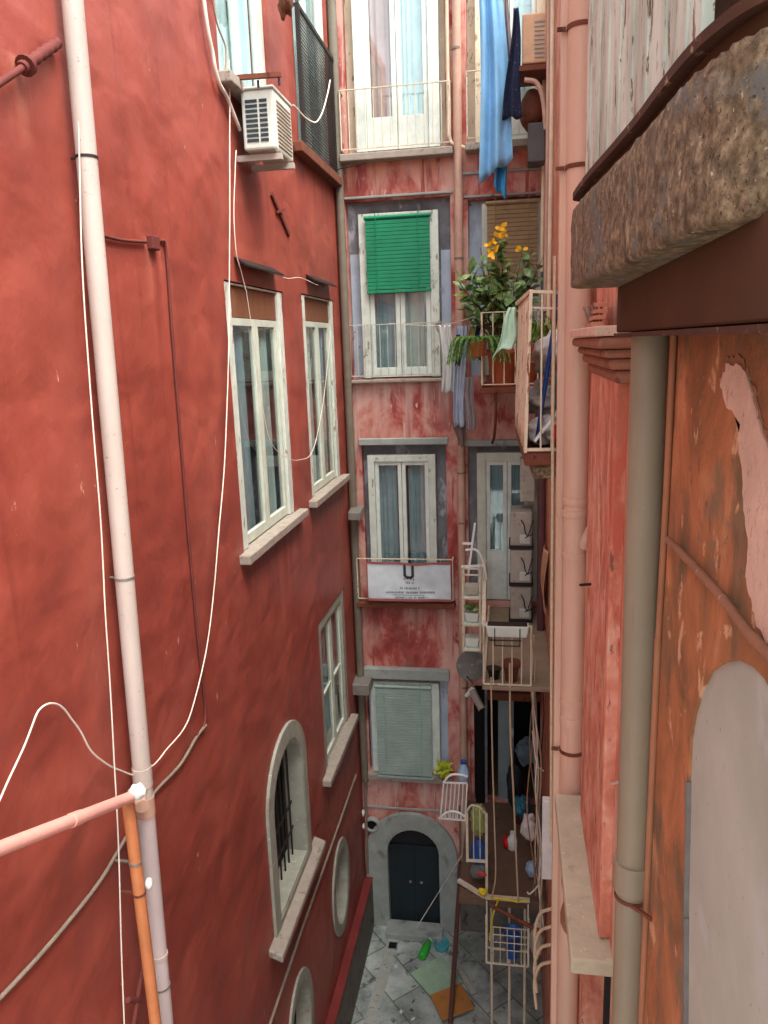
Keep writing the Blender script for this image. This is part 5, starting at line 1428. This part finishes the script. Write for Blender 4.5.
# ------------------------------------------------------------------ wires on the left wall
def lwire(label, pix, r=0.006, n=0.03, mat=None, name='wall_wire'):
    pts = curve([LW.at(*p, n) for p in pix], 14)
    ph = [random.uniform(0, 6) for _ in range(4)]
    pts = [p + V(0, 0.007 * math.sin(i * 0.21 + ph[0]) + 0.003 * math.sin(i * 0.47 + ph[1]), 0.004 * math.sin(i * 0.33 + ph[2])) for i, p in enumerate(pts)]
    return tag(MB().tube(pts, r, 6).build(name, mat or m_wire), label, 'wire')
lwire('thin white wire dropping straight down left of the pale drainpipe', [(78, 120), (86, 330), (100, 520), (110, 680), (118, 850), (126, 1060)], 0.005, 0.10)
lwire('long white wire looping from the air conditioner down to the pale drainpipe', [(229, 60), (230, 150), (229, 300), (226, 440), (218, 540), (208, 640), (190, 715), (165, 752), (150, 768)], 0.006, 0.05)
lwire('white wire arching from the left edge to the pale drainpipe', [(-30, 850), (0, 798), (22, 752), (38, 712), (55, 703), (72, 720), (92, 750), (112, 768), (136, 775)], 0.006, 0.06)
lwire('short white wire beside the long one, ending at the window canopy', [(236, 150), (234, 200), (236, 250), (242, 275), (246, 290)], 0.005, 0.05)
lwire('thick pale cable rising to the roof beside the nearest upper window', [(202, -30), (206, 20), (213, 55), (218, 80), (228, 100), (240, 130)], 0.018, 0.05)
lwire('thin brown cable beside the thick pale cable', [(207, -30), (216, 20), (226, 50), (224, 80)], 0.007, 0.04, m_wrap)
lwire('thin white wire looped across the two middle windows', [(246, 290), (262, 400), (270, 440), (283, 455), (298, 460), (312, 452), (322, 410), (330, 340)], 0.004, 0.05)
lwire('thin wire strung between the two window canopies', [(270, 272), (285, 278), (300, 278), (318, 285)], 0.004, 0.10)
lwire('loop of pale wire hanging over the mesh window guard', [(293, 105), (306, 118), (316, 122), (324, 108), (330, 80)], 0.010, 0.11)
tag(MB().obox(LW.at(271, 193, 0.01), LW.at(289, 235, 0.01), 0.03, 0.05).obox(LW.at(276, 212, 0.01), LW.at(284, 210, 0.04), 0.03, 0.03).build('iron_bracket', m_redpipe), 'short slanted red iron bracket on the wall below the air conditioner', 'bracket')
tag(MB().blob(LW.p(8.75, 3.55, 0.25), 0.07, 0.12, 0.14, 0.3, 3, 44).build('dark_plant', m_rustdark), 'dark dangling clump at the top beside the nearest upper window', 'plant')
tag(MB().tube([BW.at(325, 172, 0.15), BW.at(366, 163, 0.3)], 0.008, 6).tube([BW.at(345, 165, 0.2), BW.at(345, 175, 0.2)], 0.006, 6).build('line_bracket', m_irondark), 'thin dark rod reaching across the corner from the mesh guard', 'rod')
# plain iron peg on the pilaster
tag(MB().tube([RW.at(580, 585, 0.12), RW.at(592, 584, 0.05)], 0.008, 6).build('iron_peg', m_irondark), 'short iron peg between the pink drainpipe and the pilaster', 'peg')
